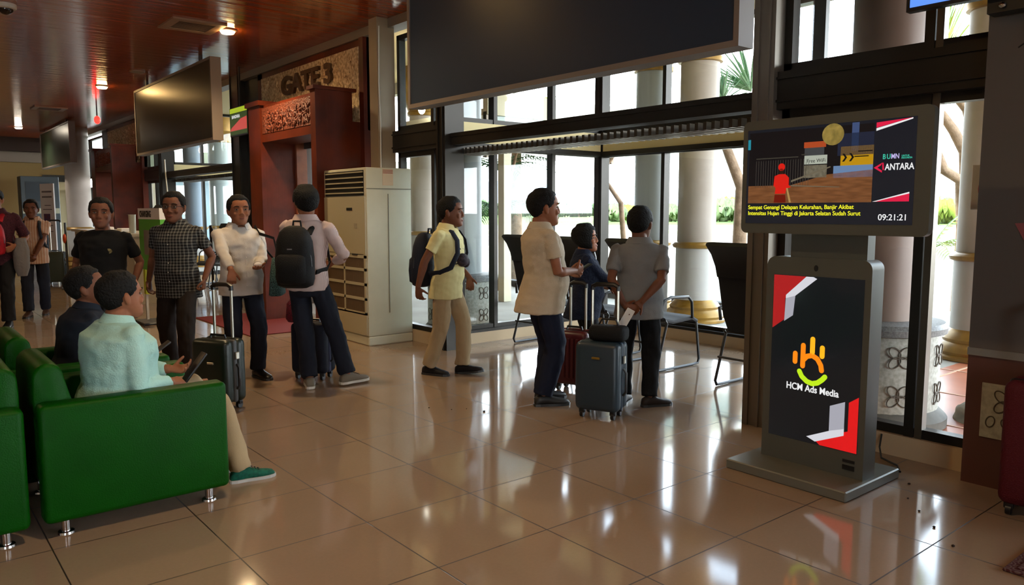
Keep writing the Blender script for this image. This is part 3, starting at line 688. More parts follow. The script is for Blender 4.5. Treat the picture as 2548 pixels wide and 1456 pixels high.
# ------------------------------------------------------------------ suitcases
def suitcase(x, y, rz, w_, d_, h_, m, lab, hh=.0, hw=.2, rib=True, m2=None, logo=None, grip_mat=None, ribn=7):
    """w_ across local X, d_ deep in local Y; the broad face looks to -Y"""
    t = empty('suitcase', (x, y, 0), rz, lab, 'suitcase'); z0 = .055; z1 = h_
    b = MB().rbox((-w_/2,-d_/2,z0),(w_/2,-.012,z1),.045,4).rbox((-w_/2,.012,z0),(w_/2,d_/2,z1),.045,4)
    if rib:
        for i in range(ribn):
            xx = -w_/2+w_*(i+1)/(ribn+1)
            b.rbox((xx-w_/(ribn+1)*.32,-d_/2-.006,z0+.06),(xx+w_/(ribn+1)*.32,-d_/2+.01,z1-.06),.006,2)
    b.build('shell', m, t, smooth=True)
    MB().rbox((-w_/2+.004,-.02,z0+.004),(w_/2-.004,.02,z1-.004),.04,3).build('zip_band', m2 or m_black, t, smooth=True)
    for sx_ in (-1, 1):
        for sy in (-1, 1):
            wh = MB().rbox((sx_*(w_/2-.05)-.022, sy*(d_/2-.045)-.018, .03),(sx_*(w_/2-.05)+.022, sy*(d_/2-.045)+.018, .075),.008,2)
            wh.loft([(V((sx_*(w_/2-.05)+q, sy*(d_/2-.045), .026)), (0,1,0), (0,0,1), .026, .026) for q in (-.012,.012)], 14)
            wh.build('wheel', m_black, t, smooth=True)
    MB().tube([(-.07,-.0,z1),(-.065,0,z1+.022),(.065,0,z1+.022),(.07,0,z1)], .009).build('top_handle', m_black, t, smooth=True)
    MB().tube([(w_/2,.0,z0+.2*h_),(w_/2+.02,0,z0+.25*h_),(w_/2+.02,0,z0+.5*h_),(w_/2,0,z0+.55*h_)], .01).build('side_handle', m_dark, t, smooth=True)
    MB().rbox((w_/2-.002,-.018,z0+.62*h_),(w_/2+.012,.018,z0+.72*h_),.004,1).build('lock', m_alu, t)
    if hh:
        hd_ = MB()
        for s in (-1, 1): hd_.tube([(s*hw/2,d_/2-.05,z1-.02),(s*hw/2,d_/2-.05,h_+hh)], .011, 8)
        hd_ = hd_.build('telescopic_handle', m_alu, t, smooth=True)
        MB().tube([(-hw/2,d_/2-.05,h_+hh-.02),(-hw/2,d_/2-.05,h_+hh+.006),(-hw/2+.03,d_/2-.05,h_+hh+.022),(hw/2-.03,d_/2-.05,h_+hh+.022),(hw/2,d_/2-.05,h_+hh+.006),(hw/2,d_/2-.05,h_+hh-.02)], .017, 8).build('grip', m_black, hd_, smooth=True)
    if logo: MB().rbox((logo[0]-.03,-d_/2-.012,logo[1]-.008),(logo[0]+.03,-d_/2,logo[1]+.008),.003,1).build('badge', logo[2], t)
    return t
# ------------------------------------------------------------------ people
VX = V((cos(YAW), -sin(YAW), 0)); VF = V((sin(YAW), cos(YAW), 0))
def facing(phi):
    """rotation for a figure turned phi degrees from the camera towards picture right"""
    d = -VF*cos(R(phi))+VX*sin(R(phi)); return math.atan2(-d.x, d.y)
def ik(a, t_, l1, l2, pole):
    a, t_, pole = V(a), V(t_), V(pole); d = t_-a; L = min(d.length, (l1+l2)*.998); L = max(L, abs(l1-l2)*1.05); d = d.normalized()
    c = (l1*l1-l2*l2+L*L)/(2*L); hgt = math.sqrt(max(l1*l1-c*c, 0)); p = pole-d*pole.dot(d); p = p.normalized()
    return a+d*c+p*hgt, a+d*L
HEADR = [(-.01,.10,.34,.10),(.03,.15,.405,.0),(.09,.195,.425,-.08),(.17,.235,.415,-.17),(.25,.272,.405,-.27),(.34,.297,.40,-.36),(.44,.312,.39,-.42),(.54,.322,.385,-.455),(.64,.33,.405,-.465),(.74,.322,.385,-.455),(.83,.295,.335,-.41),(.91,.24,.255,-.32),(.965,.16,.16,-.22),(1.0,.05,.04,-.10)]
def headr(z):
    for a, b in zip(HEADR, HEADR[1:]):
        if z <= b[0]:
            q = max(0, (z-a[0])/(b[0]-a[0])); return tuple(a[i]*(1-q)+b[i]*q for i in range(1, 4))
    return HEADR[-1][1:]
TOR = [(-.075,.074,.058,-.006),(-.045,.092,.070,-.008),(-.01,.099,.075,-.008),(.04,.095,.07,.0),(.09,.086,.062,.004),(.15,.092,.066,.005),(.21,.102,.070,.003),(.25,.106,.065,-.002),(.275,.100,.056,-.006),(.298,.074,.046,-.010),(.318,.043,.040,-.008)]
m_skin = M('skin', (142,92,66), .55, noise=(12,(132,82,58))); m_skind = M('skin_dark', (112,70,50), .55, noise=(12,(100,62,44)))
m_hair = M('black_hair', (9,8,8), .75, spec=.25, bump=(90,.6)); m_eye = M('eye_white', (120,112,104), .4); m_iris = M('iris', (18,12,10), .2)
m_lip = M('lip', (128,68,58), .5); m_brow = M('brow', (24,18,15), .7)
def hand(mb, w_, d, n, side, s, curl=.5, spread=1.0, thumb=.5):
    """w_: wrist, d: direction of the fingers, n: palm normal, side: towards the thumb"""
    d = d.normalized(); n = (n-d*n.dot(d)).normalized(); side = d.cross(n)*(1 if d.cross(n).dot(side) > 0 else -1)
    rings = []
    for q, rw, rt in ((-.012,.024,.018),(.015,.030,.016),(.045,.038,.015),(.075,.040,.0135),(.092,.036,.011)):
        rings.append((w_+d*(q*s)+n*(0), side, n, rw*s, rt*s))
    mb.loft(rings, 14)
    for i, (off, ln) in enumerate(((.031,.072),(.0105,.080),(-.0105,.074),(-.031,.058))):
        p = w_+d*(.085-abs(off)*.15)*s+side*(off*s); fd = (d+side*(off*1.6*spread)).normalized()
        pts = [p-fd*.012*s, p]; rr = [.0092*s, .0092*s]; ang = 0
        for j, fr in enumerate((.45,.32,.23)):
            ang += curl*(1.0, 1.1, .7)[j]*(1+.08*i); v = fd*cos(ang)+n*sin(ang); p = p+v*(ln*fr*s); pts.append(p.copy()); rr.append((.0088,.0080,.0065)[j]*s)
        mb.tube(pts, rr, 8)
    p = w_+d*.02*s+side*.026*s; td = (d*.65+side*.75+n*(.25+thumb*.5)).normalized(); pts = [p-td*.01*s, p]; rr = [.014*s,.013*s]
    for ln, r_ in ((.035,.0115),(.028,.010),(.018,.007)):
        p = p+td*ln*s; pts.append(p.copy()); rr.append(r_*s); td = (td+d*.25+n*.35*thumb).normalized()
    mb.tube(pts, rr, 8)
def person(lab, loc, phi, h, P):
    s = h/1.65; g = P.get; fat = g('fat', 1.0); belly = g('belly', 0.0); rz = facing(phi)
    skin = g('skin', m_skin); hipz = g('hip', .524*h); hy = g('hipy', 0)
    lean = g('lean', 0.0); twist = g('twist', 0.0); roll = g('roll', 0.0)
    WI = (Matrix.Translation(loc) @ Matrix.Rotation(rz, 4, 'Z')).inverted()
    pel = V((0, hy, hipz)); Tm = Matrix.Translation(pel) @ Matrix.Rotation(-lean, 4, 'X') @ Matrix.Rotation(roll, 4, 'Y') @ Matrix.Rotation(twist, 4, 'Z')
    def TP(x, y, z):
        tw = min(1, max(0, z/(.2*h))); T2 = Matrix.Translation(pel) @ Matrix.Rotation(-lean*(.35+.65*tw), 4, 'X') @ Matrix.Rotation(roll*tw, 4, 'Y') @ Matrix.Rotation(twist*tw, 4, 'Z')
        return T2 @ V((x, y, z))
    def TD(v): return (Tm.to_3x3() @ V(v))
    def tor(add, lo=-9, hi=9, wsc=1.0):
        out = []
        for z, w_, d_, y_ in TOR:
            if z < lo or z > hi: continue
            k = fat if z < .26 else 1+(fat-1)*.4
            bl = belly*math.exp(-((z-.06)/.085)**2)
            bk = .006*math.exp(-((z-.2)/.06)**2)
            c = TP(0, (y_+bl*.75)*h, z*h)
            tw = min(1, max(0, z/.2)); rm = (Matrix.Rotation(-lean*(.35+.65*tw), 3, 'X') @ Matrix.Rotation(roll*tw, 3, 'Y') @ Matrix.Rotation(twist*tw, 3, 'Z'))
            out.append((c, rm @ V((1,0,0)), rm @ V((0,1,0)), (w_*k*wsc+bl*.35)*h+add, (d_*k+bl*.8+bk)*h+add))
        return out
    # --- joints
    sh = {}; el = {}; wr = {}; hd_ = {}; tg = {}
    ua, fa = .168*h*g('armk', 1), .145*h*g('armk', 1); sw = .108*h*(1+(fat-1)*.45)
    for k, sg in (('R', 1), ('L', -1)):
        sh[k] = TP(sg*sw, -.008*h, .268*h)
        a = g('arm'+k, None)
        if a is None: a = dict(t=(sg*(.165+.02*fat), .02, .0))
        tg[k] = a; tgt = V(a.get('t', (0,0,0)))
        tgt = V((tgt.x*s, tgt.y*s, hipz+tgt.z*s))
        if 'w' in a: tgt = WI @ V(a['w'])
        pole = a.get('pole', (sg*.5, -1, -.25))
        el[k], wr[k] = ik(sh[k], tgt, ua, fa, pole)
    hp = {}; kn = {}; an = {}; th_, sk = .245*h*g('legk', 1), .235*h*g('legk', 1)
    for k, sg in (('R', 1), ('L', -1)):
        hp[k] = pel+V((sg*.052*h, 0, -.01*h)); f_ = g('foot'+k, (sg*.105, 0, 0, sg*-8)); ft = V((f_[0]*s, f_[1]*s, f_[2]*s+.048*h))
        if 'footw'+k in P:
            q = WI @ V(P['footw'+k]); ft = V((q.x, q.y, q.z+.048*h))
        pole = g('knee'+k, (sg*.15, 1, 0)); kn[k], an[k] = ik(hp[k], ft, th_, sk, pole)
    # --- body
    mb = MB(); n0 = TP(0, -.004*h, .30*h)
    mb.loft(tor(-.012*s)[:-2]+[(TP(0,-.010*h,.290*h), V((1,0,0)), V((0,1,0)), .058*h, .040*h), (TP(0,-.010*h,.300*h), V((1,0,0)), V((0,1,0)), .036*h, .030*h)], 20)
    Hh = h/g('headk', 6.7); hyaw, hpit = g('head', (0, 0))
    hb = TP(0, .012*h, .325*h+g('neck', -.012)*h); HM = Matrix.Translation(hb) @ Matrix.Rotation(-lean*.35+hpit*-1, 4, 'X') @ Matrix.Rotation(twist*.5+hyaw, 4, 'Z')
    nb = TP(0, -.008*h, .285*h); nt_ = HM @ V((0, -.08*Hh, .22*Hh))
    nr = g('neckr', 1.0)
    mb.loft([(nb, V((1,0,0)), V((0,1,0)), .046*h*nr, .042*h*nr), (nb.lerp(nt_, .4), V((1,0,0)), V((0,1,0)), .037*h*nr, .038*h*nr), (nt_, V((1,0,0)), V((0,1,0)), .036*h*nr, .037*h*nr)], 16)
    HS = HM @ Matrix.Scale(Hh, 4)
    mb.loft([(V((0,(f_+b_)/2,z)), (1,0,0), (0,1,0), w_, (f_-b_)/2) for z, w_, f_, b_ in HEADR], 24, HS, ex=.92)
    # nose, brows, lips, cheeks, chin, ears
    mb.loft([(V((0,.375,.56)), (1,0,0), (0,1,.3), .035, .03), (V((0,.42,.46)), (1,0,0), (0,1,.2), .045, .045), (V((0,.445,.38)), (1,0,0), (0,1,0), .052, .048), (V((0,.425,.325)), (1,0,0), (0,1,0), .06, .042)], 10, HS)
    for q in (-1, 1):
        mb.ell((q*.055,.42,.345), (.035,.04,.03), 8, 6, HS); mb.ell((q*.15,.35,.60), (.10,.05,.03), 10, 6, HS)
        mb.ell((q*.17,.31,.37), (.09,.07,.09), 10, 6, HS)
        mb.loft([(V((q*.325,-.02,.33)), (0,1,0), (1,0,0), .03,.02),(V((q*.345,-.03,.38)), (0,1,0), (1,0,0), .055,.028),(V((q*.36,-.04,.46)), (0,1,0), (1,0,0), .075,.03),(V((q*.365,-.05,.53)), (0,1,0), (1,0,0), .07,.03),(V((q*.35,-.045,.575)), (0,1,0), (1,0,0), .035,.02)], 10, HS)
    mb.ell((0,.395,.225), (.10,.05,.025), 10, 6, HS); mb.ell((0,.385,.185), (.085,.05,.028), 10, 6, HS); mb.ell((0,.365,.06), (.09,.06,.055), 10, 6, HS)
    am = g('armr', 1.0)
    for k, sg in (('R', 1), ('L', -1)):
        S_, E_, W_ = sh[k], el[k], wr[k]
        mb.tube([S_+(S_-E_)*.05, S_.lerp(E_,.2), S_.lerp(E_,.6), E_, E_.lerp(W_,.22), E_.lerp(W_,.65), W_], [x*s*am for x in (.034,.040,.040,.037,.039,.030,.0245)], 14)
        a = tg[k]; fd = V(a.get('d', tuple((W_-E_).normalized()))); n_ = V(a.get('n', (-sg, 0, 0)))
        side = V(a.get('side', (0, 1, 0.3)))
        hand(mb, W_, fd, n_, side, s*1.0, a.get('curl', .45), a.get('spread', 1.0), a.get('thumb', .5))
        H_, K_, A_ = hp[k], kn[k], an[k]
        mb.tube([H_, H_.lerp(K_,.3), H_.lerp(K_,.8), K_, K_.lerp(A_,.25), K_.lerp(A_,.7), A_, A_+V((0,0,-.02*s))], [x*s for x in (.048,.054,.046,.044,.046,.034,.031,.030)], 12)
        fy = R(g('foot'+k, (0,0,0,sg*-8))[3]); fv = V((-sin(fy), cos(fy), 0))
        mb.tube([A_+V((0,0,-.03*s)), A_+fv*.06*s+V((0,0,-.045*s)), A_+fv*.14*s+V((0,0,-.055*s))], [.028*s,.026*s,.018*s], 10)
    def carve(p, n_):
        q = HS.inverted() @ p
        for sx_ in (-1, 1):
            d_ = (q-V((sx_*.145,.40,.515))).length
            if d_ < .11 and q.y > .25: p = p-(HS.to_3x3() @ V((0,1,0)))*(.035*(1-(d_/.11)**2))
        return p
    me = remesh(mb, g('vox', .0058), 2, carve, .45)
    me.materials.append(skin)
    root = link('person', me, None, 2, loc, rz, lab, 'person')
    # --- face parts
    for q in (-1, 1):
        e = MB().ell((q*.145,.352,.51), (.058,.032,.021), 12, 8, HS).mat(1).ell((q*.145,.376,.512), (.026,.012,.021), 10, 6, HS); e.build('eye', [m_eye, m_iris], root, smooth=2)
        MB().tube([(q*.07,.405,.605),(q*.14,.41,.625),(q*.21,.37,.61),(q*.235,.34,.59)], [.012,.017,.014,.007], 6, HS).build('eyebrow', m_brow, root, smooth=True)
    MB().ell((0,.425,.222), (.085,.028,.014), 12, 6, HS).ell((0,.418,.196), (.07,.028,.016), 12, 6, HS).build('mouth', m_lip, root, smooth=2)
    # --- hair
    hs = g('hair', 'short'); hm = MB(); rings = []; th = {'short': .052, 'full': .085, 'bob': .085, 'bald': .03}[hs]; NS = 40
    vs = []; fs = []; zs = [-.02+1.1*i/30 for i in range(31)]
    if hs == 'bob': zs = [-.06]+zs[1:]
    for zi, z in enumerate(zs):
        zc = min(z, 1.0); w_, f_, b_ = headr(zc)
        for k in range(NS):
            a = 2*pi*k/NS; ux, uy_ = sin(a), cos(a)          # a=0 forward
            av = abs(((a+pi) % (2*pi))-pi)                   # 0 front .. pi back
            if hs == 'bob': line = .78 if av < .55 else (.10 if av > 1.0 else .78-(av-.55)/.45*.68)
            else:
                if av < .75: line = .80
                elif av < 1.15: line = .80-(av-.75)/.4*.28
                elif av < 1.6: line = .52-(av-1.15)/.45*.10 + (.12 if av > 1.45 else 0)
                elif av < 2.0: line = .54-(av-1.6)/.4*.24
                else: line = .30-(av-2.0)/1.14*.16
            line += .018*NZ.noise(V((a*2.2, h*7, 3)))
            q = (z-line)/.07; q = max(0, min(1, q)); t_ = (-.03)*(1-q)+(th+.25*th*NZ.noise(V((ux*5, uy_*5, z*6+h*3))))*q
            if z > 1.0: sc = max(0, 1-(z-1.0)/.08)
            else: sc = 1
            cy_ = (f_+b_)/2; dy_ = (f_-b_)/2
            tz = 0.0
            vs.append(((w_+t_)*ux*sc, cy_+(dy_+t_)*uy_*sc, min(z, 1.0)+ (t_ if z >= .96 else t_*.3*(z > .8))))
    for i in range(len(zs)-1):
        for k in range(NS): fs.append((i*NS+k, i*NS+(k+1) % NS, (i+1)*NS+(k+1) % NS, (i+1)*NS+k))
    fs += [tuple(range(NS)), tuple(range((len(zs)-1)*NS, len(zs)*NS))]
    hm.add(vs, fs, HS).build('hair', g('hairm', m_hair), root, smooth=2)
    # --- trousers
    sd = h*17+phi*.01
    def folds(amp, fq, zs_=(1,1,1), kink=None):
        def f_(p, n_):
            q = V((p.x*fq*zs_[0]+sd, p.y*fq*zs_[1], p.z*fq*zs_[2])); v = NZ.noise(q)+.5*NZ.noise(q*2.1)
            k_ = 1+ (kink(p) if kink else 0)
            return p+n_*(amp*v*k_)
        return f_
    tb = MB(); tb.loft(tor(.004*s, -.1, .06, 1.0), 20)
    lw = g('legw', 1.0)
    for k, sg in (('R', 1), ('L', -1)):
        H_, K_, A_ = hp[k], kn[k], an[k]; hem = A_.lerp(K_, g('hem', -.06)*-1 if g('hem', 0) > 0 else .02)
        if g('hem', 0) > 0: hem = A_.lerp(K_, g('hem'))
        tb.tube([H_+(H_-K_)*.12, H_.lerp(K_,.1), H_.lerp(K_,.5), H_.lerp(K_,.9), K_.lerp(hem,.12), K_.lerp(hem,.55), hem], [x*s*lw for x in (.060,.080,.086,.077,.074,.071,.069)], 16)
    kk = [kn['R'], kn['L'], an['R'], an['L']]
    tme = remesh(tb, .008, 3, folds(.0085*s, 12, (1,1,.75), lambda p: 1.2*max(0, 1-min((p-q).length for q in kk)/(.13*s))))
    tme.materials.append(g('trm')); link('trousers', tme, root, 2)
    # --- shirt
    hz = g('hem_shirt', -.075); r0 = tor(.016*s, -.05, 1, 1.0)
    e0 = list(r0[0]); e0[0] = e0[0]+(r0[0][0]-r0[1][0]).normalized()*(-.045-hz)*h if hz < -.05 else e0[0]; e0[3] = r0[2][3]*1.03; e0[4] = r0[2][4]*1.06; b0 = list(r0[0]); b0[3] = r0[2][3]*1.02; b0[4] = r0[2][4]*1.03; r0[0] = tuple(b0)
    sb = MB(); sb.loft(([tuple(e0)] if hz < -.05 else [])+r0[:-1]+[(TP(0,-.008*h,.306*h), V((1,0,0)), V((0,1,0)), .056*h, .046*h)], 24)
    sl = g('sleeve', .62)
    for k, sg in (('R', 1), ('L', -1)):
        S_, E_, W_ = sh[k], el[k], wr[k]; top = S_+(S_-E_).normalized()*.01*s+V((-sg*.03*s,0,0.004*s))
        if sl <= 1: sb.tube([top, S_, S_.lerp(E_,sl*.5), S_.lerp(E_,sl)], [x*s*am for x in (.044,.052,.054,.057)], 16)
        else: sb.tube([top, S_, S_.lerp(E_,.5), E_, E_.lerp(W_,.3), E_.lerp(W_,.7), E_.lerp(W_,sl-1)], [x*s*am for x in (.044,.052,.052,.049,.048,.043,.037)], 16)
    ee = [el['R'], el['L'], sh['R'], sh['L']]
    sme = remesh(sb, .008, 3, folds(g('wrinkle', .0085)*s, 9, (1,1,1.4), lambda p: .9*max(0, 1-min((p-q).length for q in ee)/(.14*s))))
    sme.materials.append(g('shm')); so_ = link('shirt', sme, root, 2)
    if g('collar', True):
        cb = MB(); vs = []; N = 26; op = g('copen', .35)
        cm = TP(0, -.006*h, .300*h); ax = TD((1,0,0)); ay = TD((0,1,0)); az = TD((0,0,1))
        for zz, rr in ((-.006,.060),(.024,.047),(.031,.050),(.000,.067)):
            for i in range(N+1):
                a = pi/2+op+(2*pi-2*op)*i/N; dz = -.010*h*max(0, sin(a))**2
                vs.append(cm+ax*(rr*h*cos(a)*1.05)+ay*(rr*h*sin(a)*.92)+az*(zz*h+dz))
        fs = []
        for j in range(4):
            for i in range(N): fs.append((j*(N+1)+i, j*(N+1)+i+1, ((j+1) % 4)*(N+1)+i+1, ((j+1) % 4)*(N+1)+i))
        fs += [(0,N+1,2*N+2,3*N+3), (N,4*N+3,3*N+2,2*N+1)]
        cb.add(vs, fs).build('collar', g('colm', g('shm')), so_, smooth=True)
    if g('placket', False):
        pk = MB(); btn = MB(); prev = None; pts = []
        for i in range(15):
            z = (.27-i*.025)*h
            z_ = z/h; w_ = d_ = y_ = 0
            for a_, b_ in zip(TOR, TOR[1:]):
                if a_[0] <= z_ <= b_[0]:
                    q = (z_-a_[0])/(b_[0]-a_[0]); d_ = a_[2]*(1-q)+b_[2]*q; y_ = a_[3]*(1-q)+b_[3]*q
            if not d_: continue
            k_ = fat if z_ < .26 else 1+(fat-1)*.4; bl = belly*math.exp(-((z_-.06)/.085)**2); bk_ = .006*math.exp(-((z_-.2)/.06)**2)
            pts.append(TP(0, (y_+bl*.75+d_*k_+bl*.8+bk_)*h+.0105*s, z))
        pk.tube(pts, .012*s, 8, flat=.3, up=(0,1,0)).build('placket', g('shm'), so_, smooth=True)
        for p_ in pts[1::2]: MB().ell(p_+V((0,.005,0)), (.005,.003,.005), 8, 5).build('button', m_white, so_)
    # --- shoes
    for k, sg in (('R', 1), ('L', -1)):
        A_ = an[k]; f_ = g('foot'+k, (0,0,0,sg*-8)); fy = R(f_[3]); pt = R(f_[4]) if len(f_) > 4 else 0
        SM = Matrix.Translation(A_+V((0,0,-.048*h))) @ Matrix.Rotation(fy, 4, 'Z') @ Matrix.Rotation(pt, 4, 'X') @ Matrix.Scale(s, 4)
        up = MB().loft([(V((0,y,hh/2+.008)), (1,0,0), (0,0,1), w_, hh/2) for y, w_, hh in ((-.068,.018,.04),(-.058,.032,.066),(-.02,.037,.085),(.03,.036,.088),(.07,.041,.066),(.12,.045,.05),(.165,.042,.042),(.195,.030,.034),(.208,.012,.02))], 18, SM, ex=.85)
        up = up.build('shoe', g('shoem', m_black), root, smooth=2)
        out = [(w_*cos(0), y) for y, w_ in ((-.074,.012),(-.066,.030),(-.03,.039),(.03,.037),(.08,.043),(.13,.048),(.17,.045),(.2,.032),(.215,.012))]
        poly = [(w_, y) for w_, y in out]+[(-w_, y) for w_, y in reversed(out)]
        MB().prism(poly, (0,0,0), (1,0,0), (0,1,0), (0,0,.02), SM).build('sole', g('solem', m_dark), up)
        if g('laces', False):
            lc = MB()
            for i in range(4): lc.tube([(-.02,.045+i*.02,.088-i*.008),(0,.05+i*.02,.094-i*.009),(.02,.045+i*.02,.088-i*.008)], .003, 5, SM)
            lc.build('laces', m_dark, up)
    if P.get('glasses'):
        gl = MB()
        for q in (-1, 1):
            gl.tube([(q*.145+.085*cos(i*pi/8), .425, .51+.055*sin(i*pi/8)) for i in range(17)], .008, 5, HS)
            gl.tube([(q*.235,.42,.53),(q*.345,.2,.53),(q*.36,.0,.5)], .008, 5, HS)
        gl.tube([(-.06,.43,.52),(.06,.43,.52)], .008, 5, HS); gl.build('glasses', m_dark, root)
    info = dict(root=root, sh=sh, el=el, wr=wr, TP=TP, HS=HS, h=h, s=s, loc=V(loc), rz=rz)
    return info
def world(info, p): return info['root'].matrix_basis @ V(p)

jeans = M('dark_navy_cloth', (24,28,40), .8, bump=(400,.2)); blk = M('black_cloth', (17,17,19), .85, bump=(300,.2)); brn = M('dark_brown_cloth', (40,34,32), .85)
khk = M('khaki_cloth', (158,136,104), .85, bump=(300,.2)); cream_s = M('cream_cloth', (206,196,142), .8, bump=(250,.2))
W = {}

def arm_hang(sg, y=.02, x=.185, z=-.0, curl=.5, pole=None):
    d = dict(t=(sg*x, y, z), n=(-sg, .15, 0), side=(0,1,.2), curl=curl, d=(-sg*.05, .12, -1))
    if pole: d['pole'] = pole
    return d
W['plaid'] = person('man in a dark plaid short-sleeved shirt walking towards the camera', (2.07,7.26,0), -3, 1.63, dict(fat=1.12, belly=.012, headk=6.2,
    shm=M('plaid_shirt', pat=pat_plaid((24,24,26),(74,74,72),(112,112,106),.026), rough=.85), trm=brn, hem_shirt=-.1, placket=True, head=(R(8),0), glasses=True,
    armR=arm_hang(1,.04,.25,-.01,.5), armL=arm_hang(-1,.03,.26,.0,.95), footR=(.15,-.12,0,-12), footL=(-.13,.14,0,8), skin=m_skind, shoem=M('black_shoe',(24,22,20),.35), legw=1.05))
W['white'] = person('man in a white long-sleeved shirt holding the suitcase handle', (2.42,6.66,0), 38, 1.6, dict(fat=1.05, belly=.02, headk=6.3,
    shm=M('white_shirt', (196,190,182), .8, bump=(200,.2)), trm=jeans, sleeve=1.85, hem_shirt=-.06, placket=True, head=(R(-6),R(-4)),
    armR=dict(w=(2.20,6.22,.945), d=(.1,.3,-1), n=(0,-.3,-1), side=(-.6,.6,0), curl=.95, pole=(.8,-.6,0)),
    armL=dict(t=(-.03,.34,.17), n=(.1,0,1), side=(-1,.3,0), d=(.35,1,-.15), curl=.25, pole=(-.6,-.6,-1)), footR=(.1,-.03,0,-25), footL=(-.11,.05,0,10), shoem=M('black_shoe',(24,22,20),.35)))
W['backpack'] = person('man in a pale pink shirt seen from behind wearing a black backpack', (2.77,6.07,0), 172, 1.68, dict(fat=.98, headk=6.5,
    shm=M('pale_pink_stripe_shirt', pat=pat_stripe((196,176,170),(178,158,154),.008,.4), rough=.8), trm=jeans, sleeve=1.7, hem_shirt=-.05, head=(R(35),R(-6)), hair='full',
    armR=dict(t=(.14,.2,.14), n=(-1,0,0), side=(0,0,1), curl=.5, pole=(1,-.5,-.3)), armL=dict(t=(-.08,.26,.12), n=(.6,0,-.6), side=(0,0,1), curl=.5, pole=(-.5,-.6,-.8)),
    footwR=(3.0,5.84,0), footwL=(2.70,5.93,0), footR=(0,0,0,-35), footL=(0,0,0,25), shoem=M('beige_sneaker',(120,112,98),.6), solem=m_white, laces=True))
W['khaki'] = person('man in a pale yellow shirt and khaki trousers walking to the right', (3.9,5.66,0), 72, 1.59, dict(fat=.98, headk=6.3, belly=.012,
    shm=cream_s, trm=khk, hem_shirt=-.09, skin=m_skind, placket=True, head=(R(10),0), hair='short', lean=.04,
    armR=arm_hang(1,-.17,.27,-.03,.6), armL=arm_hang(-1,.13,.24,.03,.5), footR=(.07,-.16,.0,-6), footL=(-.07,.12,.0,2,8), shoem=M('dark_sandal',(26,24,26),.6), legw=1.0))
W['beige'] = person('heavy-set man in a beige short-sleeved shirt looking out of the windows', (3.85,4.34,0), 112, 1.62, dict(fat=1.12, belly=.03, headk=6.1,
    shm=M('beige_shirt', (184,168,144), .8, bump=(220,.3)), trm=M('navy_trousers',(22,28,46),.85), hem_shirt=-.09, head=(R(-6),0), neckr=1.1,
    armR=dict(t=(.10,.24,.17), n=(-1,0,.4), side=(-.2,.2,1), curl=.6, pole=(.7,-1,-.4)), armL=dict(t=(-.04,.25,.15), n=(1,0,.3), side=(.2,.2,1), curl=.6, pole=(-.7,-1,-.4)),
    footR=(.09,-.02,0,-10), footL=(-.09,.06,0,5), shoem=M('grey_black_shoe',(34,34,34),.5), legw=1.12))
W['woman'] = person('short-haired person in dark navy clothes behind the red suitcase', (4.62,4.66,0), 98, 1.34, dict(fat=1.12, belly=.03, headk=6.0,
    shm=M('navy_blouse', (20,28,48), .8, bump=(60,.5)), trm=M('dark_skirt_cloth', (20,20,26), .85), sleeve=1.5, hem_shirt=-.11, hair='bob', head=(R(-24),R(-4)),
    armR=dict(t=(.08,.36,.1), n=(0,0,-1), side=(-1,0,0), curl=.5, pole=(.7,-.8,-.5)), armL=dict(t=(-.12,.3,.12), n=(0,0,-1), side=(1,0,0), curl=.4), legw=1.05))
W['grey'] = person('man in a grey shirt seen from behind with hands clasped at his back', (4.35,3.81,0), 168, 1.49, dict(fat=1.1, belly=.02, headk=6.1,
    shm=M('grey_shirt', (118,118,116), .8, bump=(220,.3)), trm=blk, hem_shirt=-.07, head=(R(-18),0), skin=m_skind, sleeve=.75,
    armR=dict(t=(.03,-.19,.03), n=(0,-1,0), side=(-.6,0,-1), d=(-.7,-.1,-.6), curl=.4, pole=(1,-.5,.2)), armL=dict(t=(-.10,-.2,.0), n=(0,-1,0), side=(0,0,1), d=(.9,-.1,-.3), curl=.5, pole=(-1,-.5,.2)),
    footR=(.10,.0,0,-60), footL=(-.12,.04,0,-10), shoem=M('brown_sandal',(44,36,32),.6), legw=1.02))
W['red'] = person('man with a maroon shirt and a red bag on his chest, at the left edge', (1.17,11.62,0), 18, 1.76, dict(fat=1.08, headk=6.7,
    shm=M('maroon_batik_shirt', pat=pat_batik((44,18,26),(74,32,40),36), rough=.85), trm=M('black_trousers',(20,18,18),.85), sleeve=.9,
    armR=arm_hang(1,.03,.24), armL=dict(t=(-.2,.12,.1), n=(1,0,0), side=(0,1,1), curl=.5), footL=(-.09,.1,0,5), vox=.008))
W['pink'] = person('smiling man in a pink striped short-sleeved shirt and jeans with brown shoes', (1.69,12.6,0), 22, 1.63, dict(fat=1.0, headk=6.4, skin=m_skind,
    shm=M('pink_stripe_shirt', pat=pat_stripe((190,150,128),(206,186,170),.03,.4), rough=.85), trm=M('dark_jeans',(34,38,50),.9), placket=True,
    armR=dict(t=(.02,.24,-.0), n=(-1,-.3,0), side=(0,.5,1), curl=.8, pole=(1,-.6,-.2)), armL=dict(t=(-.04,.25,-.02), n=(1,-.3,0), side=(0,.5,1), curl=.8, pole=(-1,-.6,-.2)),
    footR=(.08,.16,.0,-5), footL=(-.08,-.14,0,5), shoem=M('brown_shoe',(66,44,34),.5), vox=.008))
W['black'] = person('man in a black T-shirt with a small round chest emblem', (1.52,7.46,0), 8, 1.57, dict(fat=1.16, headk=6.1, skin=m_skind, collar=False, sleeve=.72,
    shm=M('black_tshirt', (14,14,15), .9), trm=blk, armR=arm_hang(1,.02,.255), armL=arm_hang(-1,.02,.25), footR=(.1,-.1,0,-8), head=(R(12),R(-3)), belly=.015, vox=.0065))
